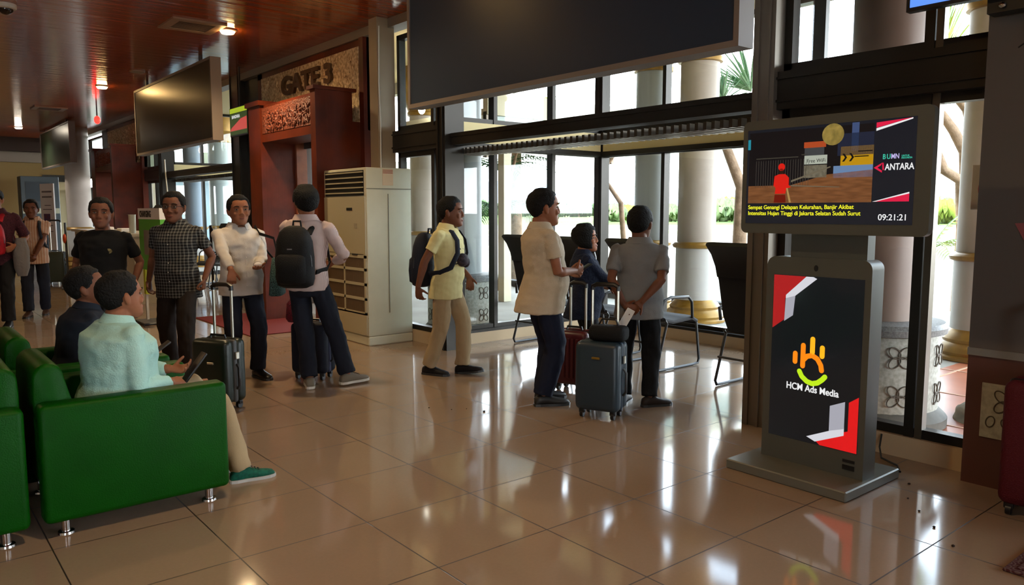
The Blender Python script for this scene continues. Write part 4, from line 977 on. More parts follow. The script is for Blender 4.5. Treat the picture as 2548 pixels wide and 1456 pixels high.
W['clerk'] = person('dark-haired clerk in dark clothes behind the reception counter', (4.05,15.2,0), 40, 1.56, dict(fat=1.05, headk=6.2, skin=m_skind, hair='bob', sleeve=1.9,
    shm=M('clerk_uniform',(34,30,34),.85), trm=blk, vox=.009))
# seated travellers
W['mint'] = person('seated man in a mint-green long-sleeved shirt and khaki trousers', (.86,4.20,0), 129.4, 1.42, dict(fat=1.5, belly=.03, headk=6.1, hip=.485, lean=.12, twist=.18, head=(R(8),R(-6)), neckr=1.15, armr=1.15,
    shm=M('mint_shirt', (158,198,190), .75, bump=(120,.25)), trm=khk, sleeve=1.9, hem_shirt=-.06, wrinkle=.009, legk=1.36, armk=1.08,
    armR=dict(t=(.10,.30,.12), n=(-.6,0,-.8), side=(-.3,.2,1), curl=.5, pole=(.8,-1,-1.0)), armL=dict(t=(-.06,.34,.17), n=(.2,-.6,.8), side=(-.3,.2,1), curl=.5, pole=(-.8,-.8,-1)),
    footR=(.14,.68,.0,-6), footL=(-.10,.62,0,5), kneeR=(.05,.6,1), kneeL=(-.05,.6,1), hair='short', shoem=M('green_sneaker',(16,92,70),.7,noise=(60,(12,66,52))), solem=M('grey_sole',(168,166,160),.6), laces=True, vox=.005))
W['dark'] = person('seated man in a dark navy shirt behind the man in mint green', (.88,5.2,0), 126, 1.38, dict(fat=1.4, belly=.03, headk=5.8, hip=.47, legk=1.15, lean=.20, head=(R(-16),R(-16)), skin=m_skind, neckr=1.15,
    shm=M('navy_shirt', (22,28,38), .85), trm=M('dark_grey_trousers',(34,34,36),.85), sleeve=.8, collar=True,
    armR=dict(t=(.08,.42,.10), n=(0,0,1), side=(1,0,0), curl=.3, pole=(.8,-1,-1)), armL=dict(t=(-.06,.42,.10), n=(0,0,1), side=(-1,0,0), curl=.3, pole=(-.8,-1,-1)),
    footR=(.12,.55,0,-6), footL=(-.12,.55,0,5), kneeR=(.05,.6,1), kneeL=(-.05,.6,1), vox=.0065))

# ------------------------------------------------------------------ bags and things people carry
def backpack(info, m, lab, w_=.17, d_=.11, hgt=.46, front=False, mst=None, z0=.02, logo=None):
    TP, h, s = info['TP'], info['h'], info['s']; sg = 1 if front else -1
    t = empty('backpack', info['loc'], info['rz'], lab, 'backpack'); mst = mst or m
    yb = sg*(.082*h+.02); rings = []
    for q, rw, rd in ((0,.62,.5),(.04,.9,.85),(.15,1,1),(.5,1,1),(.75,.93,.9),(.9,.75,.7),(.97,.5,.5),(1,.25,.25)):
        z = z0*h+hgt*q; c = TP(0, yb+sg*d_*.9, z); rings.append((c, V((1,0,0)), V((0,1,0)), w_*rw, d_*rd))
    MB().loft(rings, 24, ex=.75).build('body', m, t, smooth=2)
    rings = []
    for q, rw, rd in ((.06,.5,.4),(.1,.75,.8),(.3,.8,1),(.5,.78,.9),(.56,.6,.4)):
        c = TP(0, yb+sg*d_*1.6, z0*h+hgt*q); rings.append((c, V((1,0,0)), V((0,1,0)), w_*rw, .055*rd))
    MB().loft(rings, 20, ex=.75).build('front_pocket', m, t, smooth=2)
    MB().tube([TP(-.035, yb+sg*.03, z0*h+hgt*.98), TP(-.03, yb+sg*.03, z0*h+hgt*1.07), TP(.03, yb+sg*.03, z0*h+hgt*1.07), TP(.035, yb+sg*.03, z0*h+hgt*.98)], .009).build('top_loop', mst, t, smooth=True)
    zp = MB()
    zp.tube([TP(w_*1.0*cos(a), yb+sg*(d_*1.25), z0*h+hgt*(.35+.58*sin(a))) for a in [pi*i/14 for i in range(15)]], .004, 5)
    zp.build('zip', M('zip_grey', (60,60,62), .4), t)
    for q in (-1, 1):
        x = q*.058*h
        pts = [(x*.8, yb*.9, .235*h),(x*.98,-sg*-.05*h,.282*h),(x*1.02, 0,.298*h),(x*1.02,-sg*.045*h,.285*h),(x*1.05,-sg*.078*h,.24*h),(x*1.2,-sg*.088*h,.17*h),(x*1.6,-sg*.06*h,.09*h),(x*1.75,0,.06*h),(x*1.3,yb*.8,.05*h)]
        P3 = [TP(*p) for p in pts]
        MB().tube(P3, .024*s, 8, flat=.35, up=(0,-sg,.5)).build('shoulder_strap', mst, t, smooth=True)
    if logo: MB().box((-.02,-.001,-.005),(.02,.001,.005), Matrix.Translation(TP(0, yb+sg*(d_*1.9), z0*h+hgt*.63))).build('badge', M('logo_grey', (120,120,122), .5), t)
    return t
m_bp = M('black_nylon', (15,16,18), .6, bump=(200,.4)); m_bpn = M('navy_nylon', (20,26,40), .6, bump=(200,.4)); m_bpr = M('red_nylon', (168,24,36), .6, noise=(8,(120,18,30)))
backpack(W['backpack'], m_bp, 'black backpack on the back of the man facing away near the gate', .155, .10, .50, logo=True, z0=-.02)
backpack(W['khaki'], m_bpn, 'dark blue backpack worn by the man in khaki trousers', .14, .09, .48, z0=-.03)
backpack(W['red'], m_bpr, 'red bag carried on the chest of the man at the left edge', .15, .09, .42, True, z0=.0)
backpack(W['pink'], m_bpn, 'dark backpack of the man in the pink striped shirt', .15, .08, .40)
i_ = W['khaki']; t = empty('chest_bag', i_['loc'], i_['rz'], 'small black chest bag strapped across the pale yellow shirt', 'bag')
c_ = i_['TP'](.02, .15, .13*i_['h'])
MB().ell(c_, (.075,.055,.06)).ell(c_+V((-.05,.01,-.02)), (.04,.04,.05)).build('pouch', M('dark_patterned_nylon', (34,28,34), .7, noise=(50,(70,60,66))), t, smooth=2)
for a_, b_ in (((-.09,.06,.27),(-.02,.10,.19)), ((.1,.03,.27),(.05,.11,.19)), ((.13,.05,.10),(.04,.13,.12)), ((-.13,.05,.09),(-.03,.13,.12))):
    MB().tube([i_['TP'](a_[0],a_[1],a_[2]*i_['h']), i_['TP']((a_[0]+b_[0])/2,(a_[1]+b_[1])/2+.03,(a_[2]+b_[2])/2*i_['h']), i_['TP'](b_[0],b_[1]+.03,b_[2]*i_['h'])], .012, 6, flat=.4).build('strap', m_bp, t, smooth=True)
# batik tote of the man in white
i_ = W['white']; t = empty('tote_bag', i_['loc'], i_['rz'], 'black and teal patterned tote bag hanging from the shoulder of the man in white', 'bag')
m_tote = M('teal_patterned_fabric', pat=pat_batik((16,22,24),(74,104,98),60), rough=.8)
cx, cy, cz = (Matrix.Translation(i_['loc']) @ Matrix.Rotation(i_['rz'], 4, 'Z')).inverted() @ V((2.66,6.45,.93))
MB().loft([(V((cx,cy,cz-.19)), (.5,.86,0), (.86,-.5,0), .15, .05), (V((cx,cy,cz-.18)), (.5,.86,0), (.86,-.5,0), .17, .06), (V((cx,cy,cz)), (.5,.86,0), (.86,-.5,0), .13, .05), (V((cx,cy-.02,cz+.13)), (.5,.86,0), (.86,-.5,0), .09, .025)], 20, ex=.6).build('bag_body', m_tote, t, smooth=2)
sL = i_['sh']['L']
MB().tube([V((cx,cy+.05,cz+.12)), V((cx*.8+sL.x*.2,cy*.5+.09,cz+.3)), sL+V((.02,.07,.0)), sL+V((.03,.0,.062)), sL+V((.03,-.06,.02)), V((cx+.05,cy-.12,cz+.2)), V((cx,cy-.07,cz+.12))], .016, 8, flat=.35).build('strap', m_bp, t, smooth=True)
def held(name, lab, cat, mb, m, info, p, rot=(0,0,0)):
    o = mb.build(name, m, label=lab, cat=cat, smooth=True); q = world(info, p); o.location = q
    o.rotation_euler = (rot[0], rot[1], info['rz']+rot[2]); return o
i_ = W['beige']; held('phone', 'dark phone held by the beige-shirted man', 'phone', MB().rbox((-.035,-.07,-.005),(.035,.07,.005),.004,2), m_black, i_, (i_['wr']['R']+i_['wr']['L'])/2+V((0,.10,.02)), (.5,0,0))
i_ = W['mint']; held('phone', 'dark phone held over the lap of the man in mint green', 'phone', MB().rbox((-.04,-.09,-.006),(.04,.09,.006),.005,2), m_black, i_, (i_['wr']['R']+i_['wr']['L'])/2+V((.0,.12,.03)), (.9,0,0))
i_ = W['dark']; held('phone', 'dark phone held by the seated man in navy', 'phone', MB().rbox((-.04,-.09,-.006),(.04,.09,.006),.005,2), m_dark, i_, (i_['wr']['R']+i_['wr']['L'])/2+V((0,.10,.03)), (.6,0,0))
i_ = W['grey']; held('folded_paper', 'pale folded paper held behind the back of the man in grey', 'paper', MB().rbox((-.03,-.004,-.16),(.03,.004,0),.002,1), m_paper, i_, i_['wr']['L']+V((.05,-.05,-.02)), (.2,.5,0))
i_ = W['white']; held('crumpled_tissue', 'crumpled white paper in the hand of the man in white', 'paper', MB().ell((0,0,0),(.035,.025,.02),10,6), m_paper, i_, i_['wr']['L']+V((.02,.08,.02)))
i_ = W['red']; t = held('folded_jacket', 'grey jacket folded over the arm of the man at the left edge', 'jacket', MB().loft([(V((0,0,.06)), (1,0,0), (0,1,0), .05,.07),(V((0,.02,-.1)), (1,0,0), (0,1,0), .09,.1),(V((0,.02,-.32)), (1,0,0), (0,1,0), .08,.09),(V((0,.02,-.42)), (1,0,0), (0,1,0), .05,.06)], 18, ex=.7), M('grey_jacket', (104,98,94), .9, bump=(14,.8)), i_, i_['el']['L'].lerp(i_['wr']['L'], .6)+V((-.02,.0,0)))
# round emblem on the black T-shirt
i_ = W['black']; e = MB().loft([(V((0,0,0)), (1,0,0), (0,0,1), .034, .024), (V((0,.004,0)), (1,0,0), (0,0,1), .032, .022)], 20)
o = e.build('emblem', M('emblem_gold', (150,136,90), .7, noise=(90,(60,50,30))), [c for c in i_['root'].children if c.name.startswith('shirt')][0]); o.location = i_['TP'](-.085*1.0, .155*.9, .19*i_['h'])+V((0,.0,0))

suitcase(1.90, 5.74, R(-62), .34, .22, .53, M('green_black_shell', (22,34,28), .35, bump=(2,.05)), 'black-green hard-shell suitcase held by the man in the white shirt', .37, .17, False, M('grey_zip_band',(70,72,74),.5), (.03,.36,m_alu))
suitcase(2.90, 6.28, R(-55), .34, .22, .50, M('navy_soft_shell', (20,24,38), .6, bump=(200,.3)), 'navy suitcase behind the legs of the backpack man', 0, .17, False, M('grey_blue_band',(66,70,92),.6))
suitcase(3.93, 3.78, R(-66), .33, .23, .55, M('blue_grey_shell', (34,50,60), .38, bump=(3,.05)), 'blue-grey hard-shell suitcase nearest the camera in the middle of the hall', .37, .19, False, M('blue_zip_band',(52,66,80),.5), (.0,.44,M('brass_badge',(150,120,50),.4,.8)))
suitcase(4.36, 4.50, R(-72), .32, .22, .50, M('burgundy_shell', (84,28,34), .35), 'burgundy ribbed suitcase between the beige shirt and the navy clothes', .36, .14, True, None, None)
suitcase(2.74, 17.75, R(-30), .36, .24, .66, M('dark_green_shell', (48,58,48), .5), 'dark green suitcase standing far back beside the counter', .6, .2, False)
suitcase(4.24, 1.14, R(-84), .36, .24, .66, M('deep_red_shell', (80,20,28), .6, bump=(150,.3)), 'deep red suitcase cut off by the right edge of the picture', .3, .22, False, m_black)
MB().rbox((4.05,.92,.06),(4.11,1.14,.56),.02,2).build('document_bag', m_dark, label='dark bag leaning on the deep red suitcase at the right edge', cat='bag', smooth=True)
t = empty('handbag', (3.97,3.75,.55), R(-66), 'small black handbag lying on the blue-grey suitcase', 'bag')
MB().rbox((-.13,-.09,.0),(.14,.06,.11),.035,3).build('bag_body', m_bp, t, smooth=True); MB().tube([(-.08,0,.1),(-.05,0,.15),(.05,0,.15),(.08,0,.1)], .007).build('handle', m_black, t)
t = empty('small_backpack', (2.84,6.32,.50), R(-55), 'small maroon patterned bag on top of the navy suitcase', 'bag')
MB().loft([(V((-.06,0,0)), (1,0,0), (0,1,0), .08,.07),(V((-.06,0,.03)), (1,0,0), (0,1,0), .1,.085),(V((-.06,0,.16)), (1,0,0), (0,1,0), .09,.075),(V((-.06,0,.22)), (1,0,0), (0,1,0), .05,.04)], 20, ex=.7).build('bag_body', M('maroon_pattern', pat=pat_batik((40,20,26),(130,30,44),50), rough=.8), t, smooth=2)
MB().tube([(-.09,0,.21),(-.08,0,.26),(-.04,0,.26),(-.03,0,.21)], .006).build('handle', m_black, t)
MB().rbox((3.46,.2,0),(4.1,1.06,.012),.004,1).rbox((3.5,.2,.012),(4.06,1.02,.016),.002,1).build('doormat', M('patterned_mat', pat=pat_batik((70,34,36),(96,76,70),25), rough=.95), label='dark patterned doormat at the bottom right corner', cat='mat')
rn = random.Random(3); d_ = MB()
for x, y in ((3.98,1.66),(3.7,1.42),(3.85,1.55),(4.2,1.75),(3.55,1.28),(3.2,4.6),(3.3,4.55),(3.35,4.4),(3.1,4.75)):
    r_ = rn.uniform(.005,.012); d_.ell((x,y,r_*.5), (r_,r_*.8,r_*.5), 8, 5)
d_.build('floor_debris', M('debris', (40,28,22), .9), label='tiny dark specks of dirt scattered on the polished floor', cat='debris', kind='stuff')

# ------------------------------------------------------------------ far left: counter and stands
m_cnt = M('counter_beige', (184,172,146), .45)
t = empty('reception_counter', (3.2, 15.4, 0), 0, 'long beige reception counter in the left background', 'counter')
MB().box((-.1,-2.3,0),(.45,2.3,1.06)).build('body', m_cnt, t); MB().rbox((-.16,-2.36,1.06),(.5,2.36,1.11),.01,1).build('worktop', M('counter_top', (200,192,172), .3), t)
MB().box((.02,-2.304,.62),(.3,-2.3,1.0)).build('notice', m_paper, t)
c0 = MB().lathe([(0,0),(.05,0),(.055,.28),(.06,.3),(0,.3)], 16).build('cup_stack', M('cup_white', (196,196,176), .5), loc=(3.2,13.55,1.11), label='taller stack of white cups on the reception counter', cat='cup stack', group='stacks of white cups', smooth=True)
c1 = c0.copy(); COL.objects.link(c1); c1.location = (3.38,13.6,1.11); c1.scale = (.9,.9,.6); c1['label'] = 'shorter stack of white cups on the reception counter'
for i, (y, l) in enumerate(((14.6,'white paper pile on the counter beside the cup stacks'),(16.2,'white paper pile on the counter in front of the clerk'))):
    MB().rbox((-.12,-.15,0),(.12,.15,.06),.01,1).build('paper_pile', m_paper, loc=(3.35,y,1.11), label=l, cat='papers')
t = empty('charging_stand', (2.72, 10.85, 0), R(0), 'green charging stand with a white header behind the plaid shirt', 'charging stand')
MB().box((-.02,-.75,.7),(.06,.25,1.36)).build('cabinet', M('stand_green', (86,170,50), .5), t)
hb_ = MB().box((-.025,-.75,1.36),(.065,.25,1.5)).build('header', m_paper, t)
text('CHARGING', 'header_text', m_black, hb_, .11, (-.028,.16,1.39), FACE_MX, .001, off=.004, sx=.95)
MB().rbox((-.03,-.6,.9),(-.015,.0,1.22),.02,2).build('display', M('stand_display', (120,110,104), .3), t)
MB().box((-.02,.05,.37),(.03,.14,.7)).build('lower_panel', M('stand_lime', (178,186,30), .5), t); MB().box((-.015,.08,.02),(.015,.12,.4)).build('pole', M('pole_white', (190,186,176), .5), t)
MB().rbox((-.15,-.3,0),(.15,.2,.03),.01,1).build('base', m_dark, t)
t = empty('notice_standee', (3.35, 22.4, 0), R(20), 'tall white notice board with small print in the left background', 'notice board')
MB().box((0,-.3,.5),(.03,.3,2.15)).build('panel', m_paper, t); MB().box((0,-.3,.0),(.03,-.27,.5)).box((0,.27,.0),(.03,.3,.5)).box((-.15,-.3,0),(.18,.3,.02)).build('stand', m_alu, t)
for i, (z, a_, b_) in enumerate(((1.93,-.22,.22),(1.8,-.22,.22),(1.6,-.15,.12),(1.5,-.2,.2),(1.1,-.2,.1),(.95,-.2,.15))): MB().box((-.003,a_,z),(0,b_,z+(.04 if i < 2 else .02))).build('print', M('print_grey', (120,112,106), .6), t)
MB().box((-.004,-.1,1.22),(0,.18,1.4)).build('photo', M('print_photo', (110,60,60), .6, noise=(20,(60,60,110))), t)
t = empty('vending_cabinet', (3.2, 25.6, 0), 0, 'blue-grey tall cabinet against the far ochre wall', 'cabinet')
MB().rbox((0,0,0),(.95,.6,2.45),.02,2).build('body', M('cabinet_blue', (46,56,62), .5), t)
MB().box((.12,-.01,1.75),(.72,0,2.3)).build('door', M('cabinet_door', (34,44,52), .3), t); MB().box((.02,-.012,1.4),(.93,0,1.55)).build('label_strip', M('cabinet_label', (150,150,130), .5), t)
t = empty('trolley_handle', (2.75, 16.6, 0), 0, 'upright pole with an orange tag left of the counter', 'pole')
MB().tube([(0,0,.02),(0,0,1.25)], .02).build('pole', m_dark, t); MB().ell((-.02,0,.95),(.03,.08,.09)).build('tag', M('orange_tag', (220,90,50), .5), t, smooth=True); MB().lathe([(.12,0),(.12,.02),(0,.02)]).build('foot', m_dark, t)
# framed sign and door at far wall
trim(MB().box((4.0,26.95,0),(4.65,27.0,2.5)), M('pale_door', (176,160,126), .6))
trim(MB().box((3.95,26.93,2.35),(4.65,27.0,2.55)), m_frame)
# thin black easel in front of the far bay
t = empty('easel', (3.9, 11.9, 0), R(-20), 'thin black metal frame standing behind the white shirt', 'stand')
for a_, b_ in (((0,-.3,0),(0,-.12,1.25)),((0,.3,0),(0,.12,1.25)),((.35,0,0),(0,0,1.25))): MB().tube([a_,b_], .011, 6).build('leg', m_black, t)
MB().tube([(0,-.25,.4),(0,.25,.4)], .01, 6).build('crossbar', m_black, t); MB().box((-.02,-.12,.85),(-.005,.12,1.25)).build('board', M('board_navy', (24,34,60), .5), t)

# ------------------------------------------------------------------ outside
ATT = 'columns outside the windows'
def column(x, y, r, lab, m=m_colpink, top=3.39, pedestal=False, cap=True):
    t = empty('column', (x, y, 0), 0, lab, 'column')
    if pedestal:
        MB().lathe([(.40,.1),(.40,.62),(.39,.64)], 36).build('pedestal', M('floral_pedestal', (166,164,154), .6, noise=(40,(136,134,124))), t, smooth=True)
        MB().lathe([(.46,0),(.46,.06),(.42,.1),(.40,.12)], 32).build('pedestal_foot', M('foot_grey', (98,94,86), .7, noise=(6,(70,66,60))), t, smooth=True)
        MB().lathe([(.40,.63),(.435,.64),(.44,.68),(.42,.71),(.3,.72)], 36).build('rim', M('granite', (84,84,84), .5, noise=(80,(120,120,118))), t, smooth=True)
        fm = MB(); rr = .402
        for k in range(7):
            th = -pi+k*2*pi/7-.1
            for zc in (.24, .50):
                o = V((rr*cos(th), rr*sin(th), zc)); ax = V((-sin(th), cos(th), 0))
                for q in range(4): petal(fm, 0, 0, pi/4+q*pi/2, .09, .03, 0, ax, (0,0,1), o, 8, .009)
        fm.build('flower_motif', M('motif', (86,78,68)), t, smooth=True)
        MB().lathe([(r,.70),(r,3.6)], 36).build('shaft', m, t, smooth=True)
    else:
        MB().lathe([(r*1.62,0),(r*1.62,.03),(r*1.55,.05),(r*1.6,.08),(r*1.5,.13),(r*1.3,.17),(r*1.33,.2),(r*1.2,.25),(r*1.1,.27),(r*1.05,.3)], 36).build('base', m_gold, t, smooth=True)
        MB().lathe([(r*1.06,.28),(r*1.06,.98)], 36).build('lower_shaft', M('column_paint_white', (174,170,164), .5), t, smooth=True)
        MB().lathe([(r*1.05,.97),(r*1.2,.985),(r*1.25,1.02),(r*1.15,1.05),(r,1.06)], 36).build('ring', m_gold, t, smooth=True)
        MB().lathe([(r,1.05),(r,top)], 36).build('shaft', m, t, smooth=True)
        if cap: MB().lathe([(r,top-.01),(r*1.15,top),(r*1.2,top+.05),(r*1.1,top+.08),(r*1.35,top+.25),(r*1.5,top+.3),(r*1.5,4.35)], 36).build('capital', m_gold, t, smooth=True)
    return t
column(8.46, 6.42, .25, 'pinkish column with gold rings, wider of the two behind the grey-shirted man')
column(8.53, 7.27, .235, 'slimmer column with gold rings left of the wide pinkish column', M('column_paint_pale', (150,152,150), .55))
column(8.46, 2.93, .25, 'pinkish column with a gold base seen between the kiosk and the right pillar')
column(8.76, 13.56, .26, 'column with a gold ring seen just right of the air conditioner')
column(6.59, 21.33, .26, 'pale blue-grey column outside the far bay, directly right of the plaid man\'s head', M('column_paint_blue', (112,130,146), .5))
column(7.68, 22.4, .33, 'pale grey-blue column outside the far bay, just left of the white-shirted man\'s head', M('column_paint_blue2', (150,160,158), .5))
column(5.42, 2.53, .245, 'brown round column on a floral tiled pedestal behind the kiosk', m_colbrown, pedestal=True)
column(5.45, 7.62, .26, 'dark grey round column on a granite-rimmed pedestal behind the khaki man', m_colgrey, pedestal=True)
column(5.5, 11.9, .26, 'grey round column outside the gate, left of the carved portal', m_colgrey, pedestal=True)
column(4.12, 22.75, .29, 'pinkish round column indoors in the far left background beside the notice board', m_colpink, top=3.6, cap=False)
# eave over the walkway
S(MB().box((FX+.12, -7, 4.35), (9.4, 27, 4.5)), 'trim_60', M('eave_soffit', (206,186,140), .7))
S(MB().box((9.3, -7, 4.1), (9.5, 27, 4.6)), 'trim_61', M('eave_fascia', (150,144,134), .6))
S(MB().box((FX, -7, 3.6), (FX+.14, 27, 4.4)), 'trim_62', m_frame)
S(MB().box((-9.2, -7.2, 4.4), (FX+.2, 27.2, 4.6)), 'trim_63', M('roof_slab', (120,116,110), .8))
# ground
def ground(mb, name, m): return S(mb, name, m)
m_conc = M('pale_concrete', (170,164,152), .8, noise=(1.2,(150,144,132)))
m_terr = M('terracotta_tiles', (186,112,78), .35, noise=(2,(168,98,68)))
S(MB().box((FX+.14,-12,-.12),(9.6,2.95,-.005)), 'ground_terrace', m_terr)
S(MB().box((FX+.14,7.05,-.12),(9.6,12.6,-.005)).box((FX+.14,17,-.12),(9.6,40,-.005)).box((7.22,2.95,-.12),(9.6,7.05,-.005)).box((7.22,12.6,-.12),(9.6,17,-.005)), 'ground_walkway', m_conc)
jt = MB()
for y in (-1.2,-.2,.8,1.8,2.8): jt.box((FX+.2,y,-.006),(9.6,y+.02,-.001))
for x in (5.6,6.6,7.6,8.6): jt.box((x,-3,-.006),(x+.02,2.95,-.0015))
S(jt, 'ground_joints', M('tile_joint', (200,160,130), .7))
MB().rbox((9.55,-12,-.1),(9.75,40,.12),.02,2).build('kerb', M('kerb_dark', (84,82,78), .7), kind='structure')
RT = Matrix.Rotation(-YAW, 4, 'Z')      # bands lie square to the line of sight
def band(d0, d1, z, name, m, w_=900): return S(MB().box((-w_, d0, z-.1), (w_, d1, z), RT), name, m)
S(MB().box((9.7,-400,-.2),(900,900,-.03)), 'ground_apron', M('apron_concrete', (150,142,122), .8, noise=(.05,(140,132,112))))
band(34, 48, -.02, 'ground_taxiway', M('taxiway_asphalt', (118,106,94), .85, noise=(.2,(106,96,86))))
band(52, 60, -.02, 'ground_verge', M('dry_verge', (120,124,70), .9))
band(64, 84, -.02, 'ground_runway', M('runway_asphalt', (112,102,92), .85))
band(86, 520, -.01, 'ground_grass', M('airfield_grass', (58,88,20), .95, noise=(.06,(88,106,34))))
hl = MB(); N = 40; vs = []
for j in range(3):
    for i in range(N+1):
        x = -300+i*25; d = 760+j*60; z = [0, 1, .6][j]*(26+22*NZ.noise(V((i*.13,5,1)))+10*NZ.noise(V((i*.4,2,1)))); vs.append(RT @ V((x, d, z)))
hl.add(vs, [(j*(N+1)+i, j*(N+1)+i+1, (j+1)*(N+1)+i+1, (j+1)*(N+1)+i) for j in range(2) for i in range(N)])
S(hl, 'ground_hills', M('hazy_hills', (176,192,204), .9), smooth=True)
# trees on the horizon
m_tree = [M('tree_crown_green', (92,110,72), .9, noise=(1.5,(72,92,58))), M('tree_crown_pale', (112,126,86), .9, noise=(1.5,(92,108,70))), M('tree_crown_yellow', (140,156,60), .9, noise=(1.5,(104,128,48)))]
def crown(seed):
    rn = random.Random(seed); bm = bmesh.new(); mb = MB()
    for i in range(9):
        a = rn.uniform(0, 2*pi); q = rn.uniform(0, .55); r_ = rn.uniform(.3,.5)
        b2 = bmesh.new(); bmesh.ops.create_icosphere(b2, subdivisions=3, radius=r_)
        for v in b2.verts: v.co = v.co*(1+.35*NZ.noise(v.co*7+V((seed,i,0))))+V((q*cos(a)*1.1, q*sin(a)*1.1, .55+rn.uniform(-.2,.35)))
        b2.verts.index_update(); mb.add([v.co.copy() for v in b2.verts], [[v.index for v in f.verts] for f in b2.faces]); b2.free()
    return mb
protos = []
for i in range(3):
    t = empty('tree', (0,0,-50), 0, 'x', 'tree'); crown(i).build('crown', m_tree[i], t, smooth=2); MB().tube([(0,0,0),(0,0,.5)], [.06,.04], 6).build('trunk', m_bark, t); protos.append(t)
def tree(px, dist, hgt, kind, lab, grp, wid=1.3):
    ang = math.atan((px-1274)/1920)+YAW; d = dist/cos(ang-YAW)
    t = copy_tree(protos[kind]) if tree.n[kind] else protos[kind]; tree.n[kind] += 1
    t.location = (d*sin(ang), d*cos(ang), -.03); t.scale = (hgt*wid*.8, hgt*wid*.8, hgt); t.rotation_euler = (0,0,px)
    t['label'] = lab; t['group'] = grp
tree.n = [0,0,0]
rn = random.Random(11)
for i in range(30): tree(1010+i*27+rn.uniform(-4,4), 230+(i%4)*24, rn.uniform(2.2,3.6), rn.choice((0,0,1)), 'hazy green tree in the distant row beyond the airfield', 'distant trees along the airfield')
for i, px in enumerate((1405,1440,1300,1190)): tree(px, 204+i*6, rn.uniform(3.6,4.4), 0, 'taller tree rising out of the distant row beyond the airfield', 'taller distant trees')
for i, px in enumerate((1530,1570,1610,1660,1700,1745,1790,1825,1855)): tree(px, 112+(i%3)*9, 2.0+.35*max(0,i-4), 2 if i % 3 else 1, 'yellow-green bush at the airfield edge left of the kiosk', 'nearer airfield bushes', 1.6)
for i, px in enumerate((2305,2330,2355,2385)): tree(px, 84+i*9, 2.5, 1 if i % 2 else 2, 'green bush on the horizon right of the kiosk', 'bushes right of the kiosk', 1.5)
# canopy building outside the gate
t = empty('covered_walkway', (7.4, 9.6, 0), 0, 'pale canopy of the covered walkway outside, above the head beam', 'canopy')
MB().box((0,0,2.95),(9,2.6,3.05)).box((0,0,3.05),(9,.12,3.3)).build('roof', M('canopy_cream', (206,198,170), .7), t); MB().box((0,.05,2.45),(9,.1,2.95)).build('glazing', M('canopy_glass', (120,140,128), .2), t)
for i in range(6): MB().box((1.4*i,.03,2.3),(1.4*i+.06,.12,3.0)).build('mullion', m_frame2, t)
for x in (0.4, 8.4): MB().box((x,.1,0),(x+.15,.25,3)).build('post', M('canopy_cream'), t)
t = empty('covered_walkway', (6.3, 24.4, 0), 0, 'pale green canopy outside seen over the beam of the far window bay', 'canopy')
MB().box((0,0,2.75),(9,2.2,3.25)).build('roof', M('canopy_green', (150,160,136), .5), t)
for x in (0.1, 4.4, 8.6): MB().box((x,.1,0),(x+.2,.3,2.75)).build('post', M('canopy_cream'), t)
MB().box((1.0,1.6,0),(4.2,1.7,2.6)).build('glazing', M('canopy_blue_glass', (120,150,166), .2), t)
MB().tube([(4.5,16.3,2.48),(4.5,16.28,2.2),(4.5,16.2,1.8),(4.5,16.22,1.2),(4.5,16.25,.0)], .012, 6).build('hanging_cable', m_white, label='white cable hanging down above the plaid man beside the far window bay', cat='cable', smooth=True)
# palms and branches
def frond(mb, base, dirv, ln, droop, n=16, wl=.28):
    d = V(dirv).normalized(); p = V(base); pts = []; 
    for i in range(n+1): pts.append(p.copy()); p = p+d*(ln/n); d = (d+V((0,0,-droop/n))).normalized()
    mb.tube(pts, [.012*(1-.8*i/n) for i in range(n+1)], 4)
    for i in range(2, n+1):
        d = (pts[i]-pts[i-1]).normalized(); s_ = d.cross(V((0,0,1))).normalized(); l = wl*(.4+.9*sin(pi*min(1, i/n*.95)))
        for q in (-1, 1):
            e = (d*.8+s_*q*.75+V((0,0,-.25))).normalized(); w_ = .013
            a = pts[i]; b = a+e*l*.5+V((0,0,.01)); c = a+e*l+V((0,0,-.06*l/.28)); u = d*w_
            mb.add([a-u, a+u, b-u*.9, b+u*.9, c, a+V((0,0,.004))], [(0,1,3,2),(2,3,4)])
def fan(mb, base, dirv, ln, n=26, spread=1.3, wd=.022, seed=0):
    rn = random.Random(seed); d0 = V(dirv).normalized()
    for i in range(n):
        d = (d0+V((rn.uniform(-1,1), rn.uniform(-1,1), rn.uniform(-.7,.9)))*spread*.75).normalized(); l = ln*rn.uniform(.7,1.05); s_ = d.cross(V((.1,.2,1))).normalized()
        p = [V(base)+d*l*q+V((0,0,-.18*l*q*q)) for q in (0,.3,.6,.85,1)]
        ws = [wd*.5, wd, wd*.8, wd*.4, .001]; vs = []
        for a, w_ in zip(p, ws): vs += [a-s_*w_, a+V((0,0,-w_*.5)), a+s_*w_]
        mb.add(vs, [(3*k+j, 3*k+j+1, 3*k+j+4, 3*k+j+3) for k in range(4) for j in range(2)])
def plant(x, y, lab, trunk, heads, m=None, seed=0, kind='fan', cat='palm'):
    t = empty('palm_tree', (x, y, -.03), 0, lab, cat)
    tk = MB()
    for pts, r_ in trunk: tk.tube([(a-x, b-y, c+.03) for a, b, c in pts], r_, 10)
    tk.build('trunk', m_bark, t, smooth=True)
    for i, (p, dv, ln, n, sp) in enumerate(heads):
        mb = MB(); q = (p[0]-x, p[1]-y, p[2]+.03)
        if kind == 'fan': fan(mb, q, dv, ln, n, sp, seed=seed+i)
        else: 
            rn = random.Random(seed+i)
            for j in range(n): a = 2*pi*j/n; frond(mb, q, V(dv)+V((cos(a)*sp, sin(a)*sp, rn.uniform(.1,.5))), ln, 1.3)
        mb.build('leaf_crown', m or m_leaf, t, fix=False)
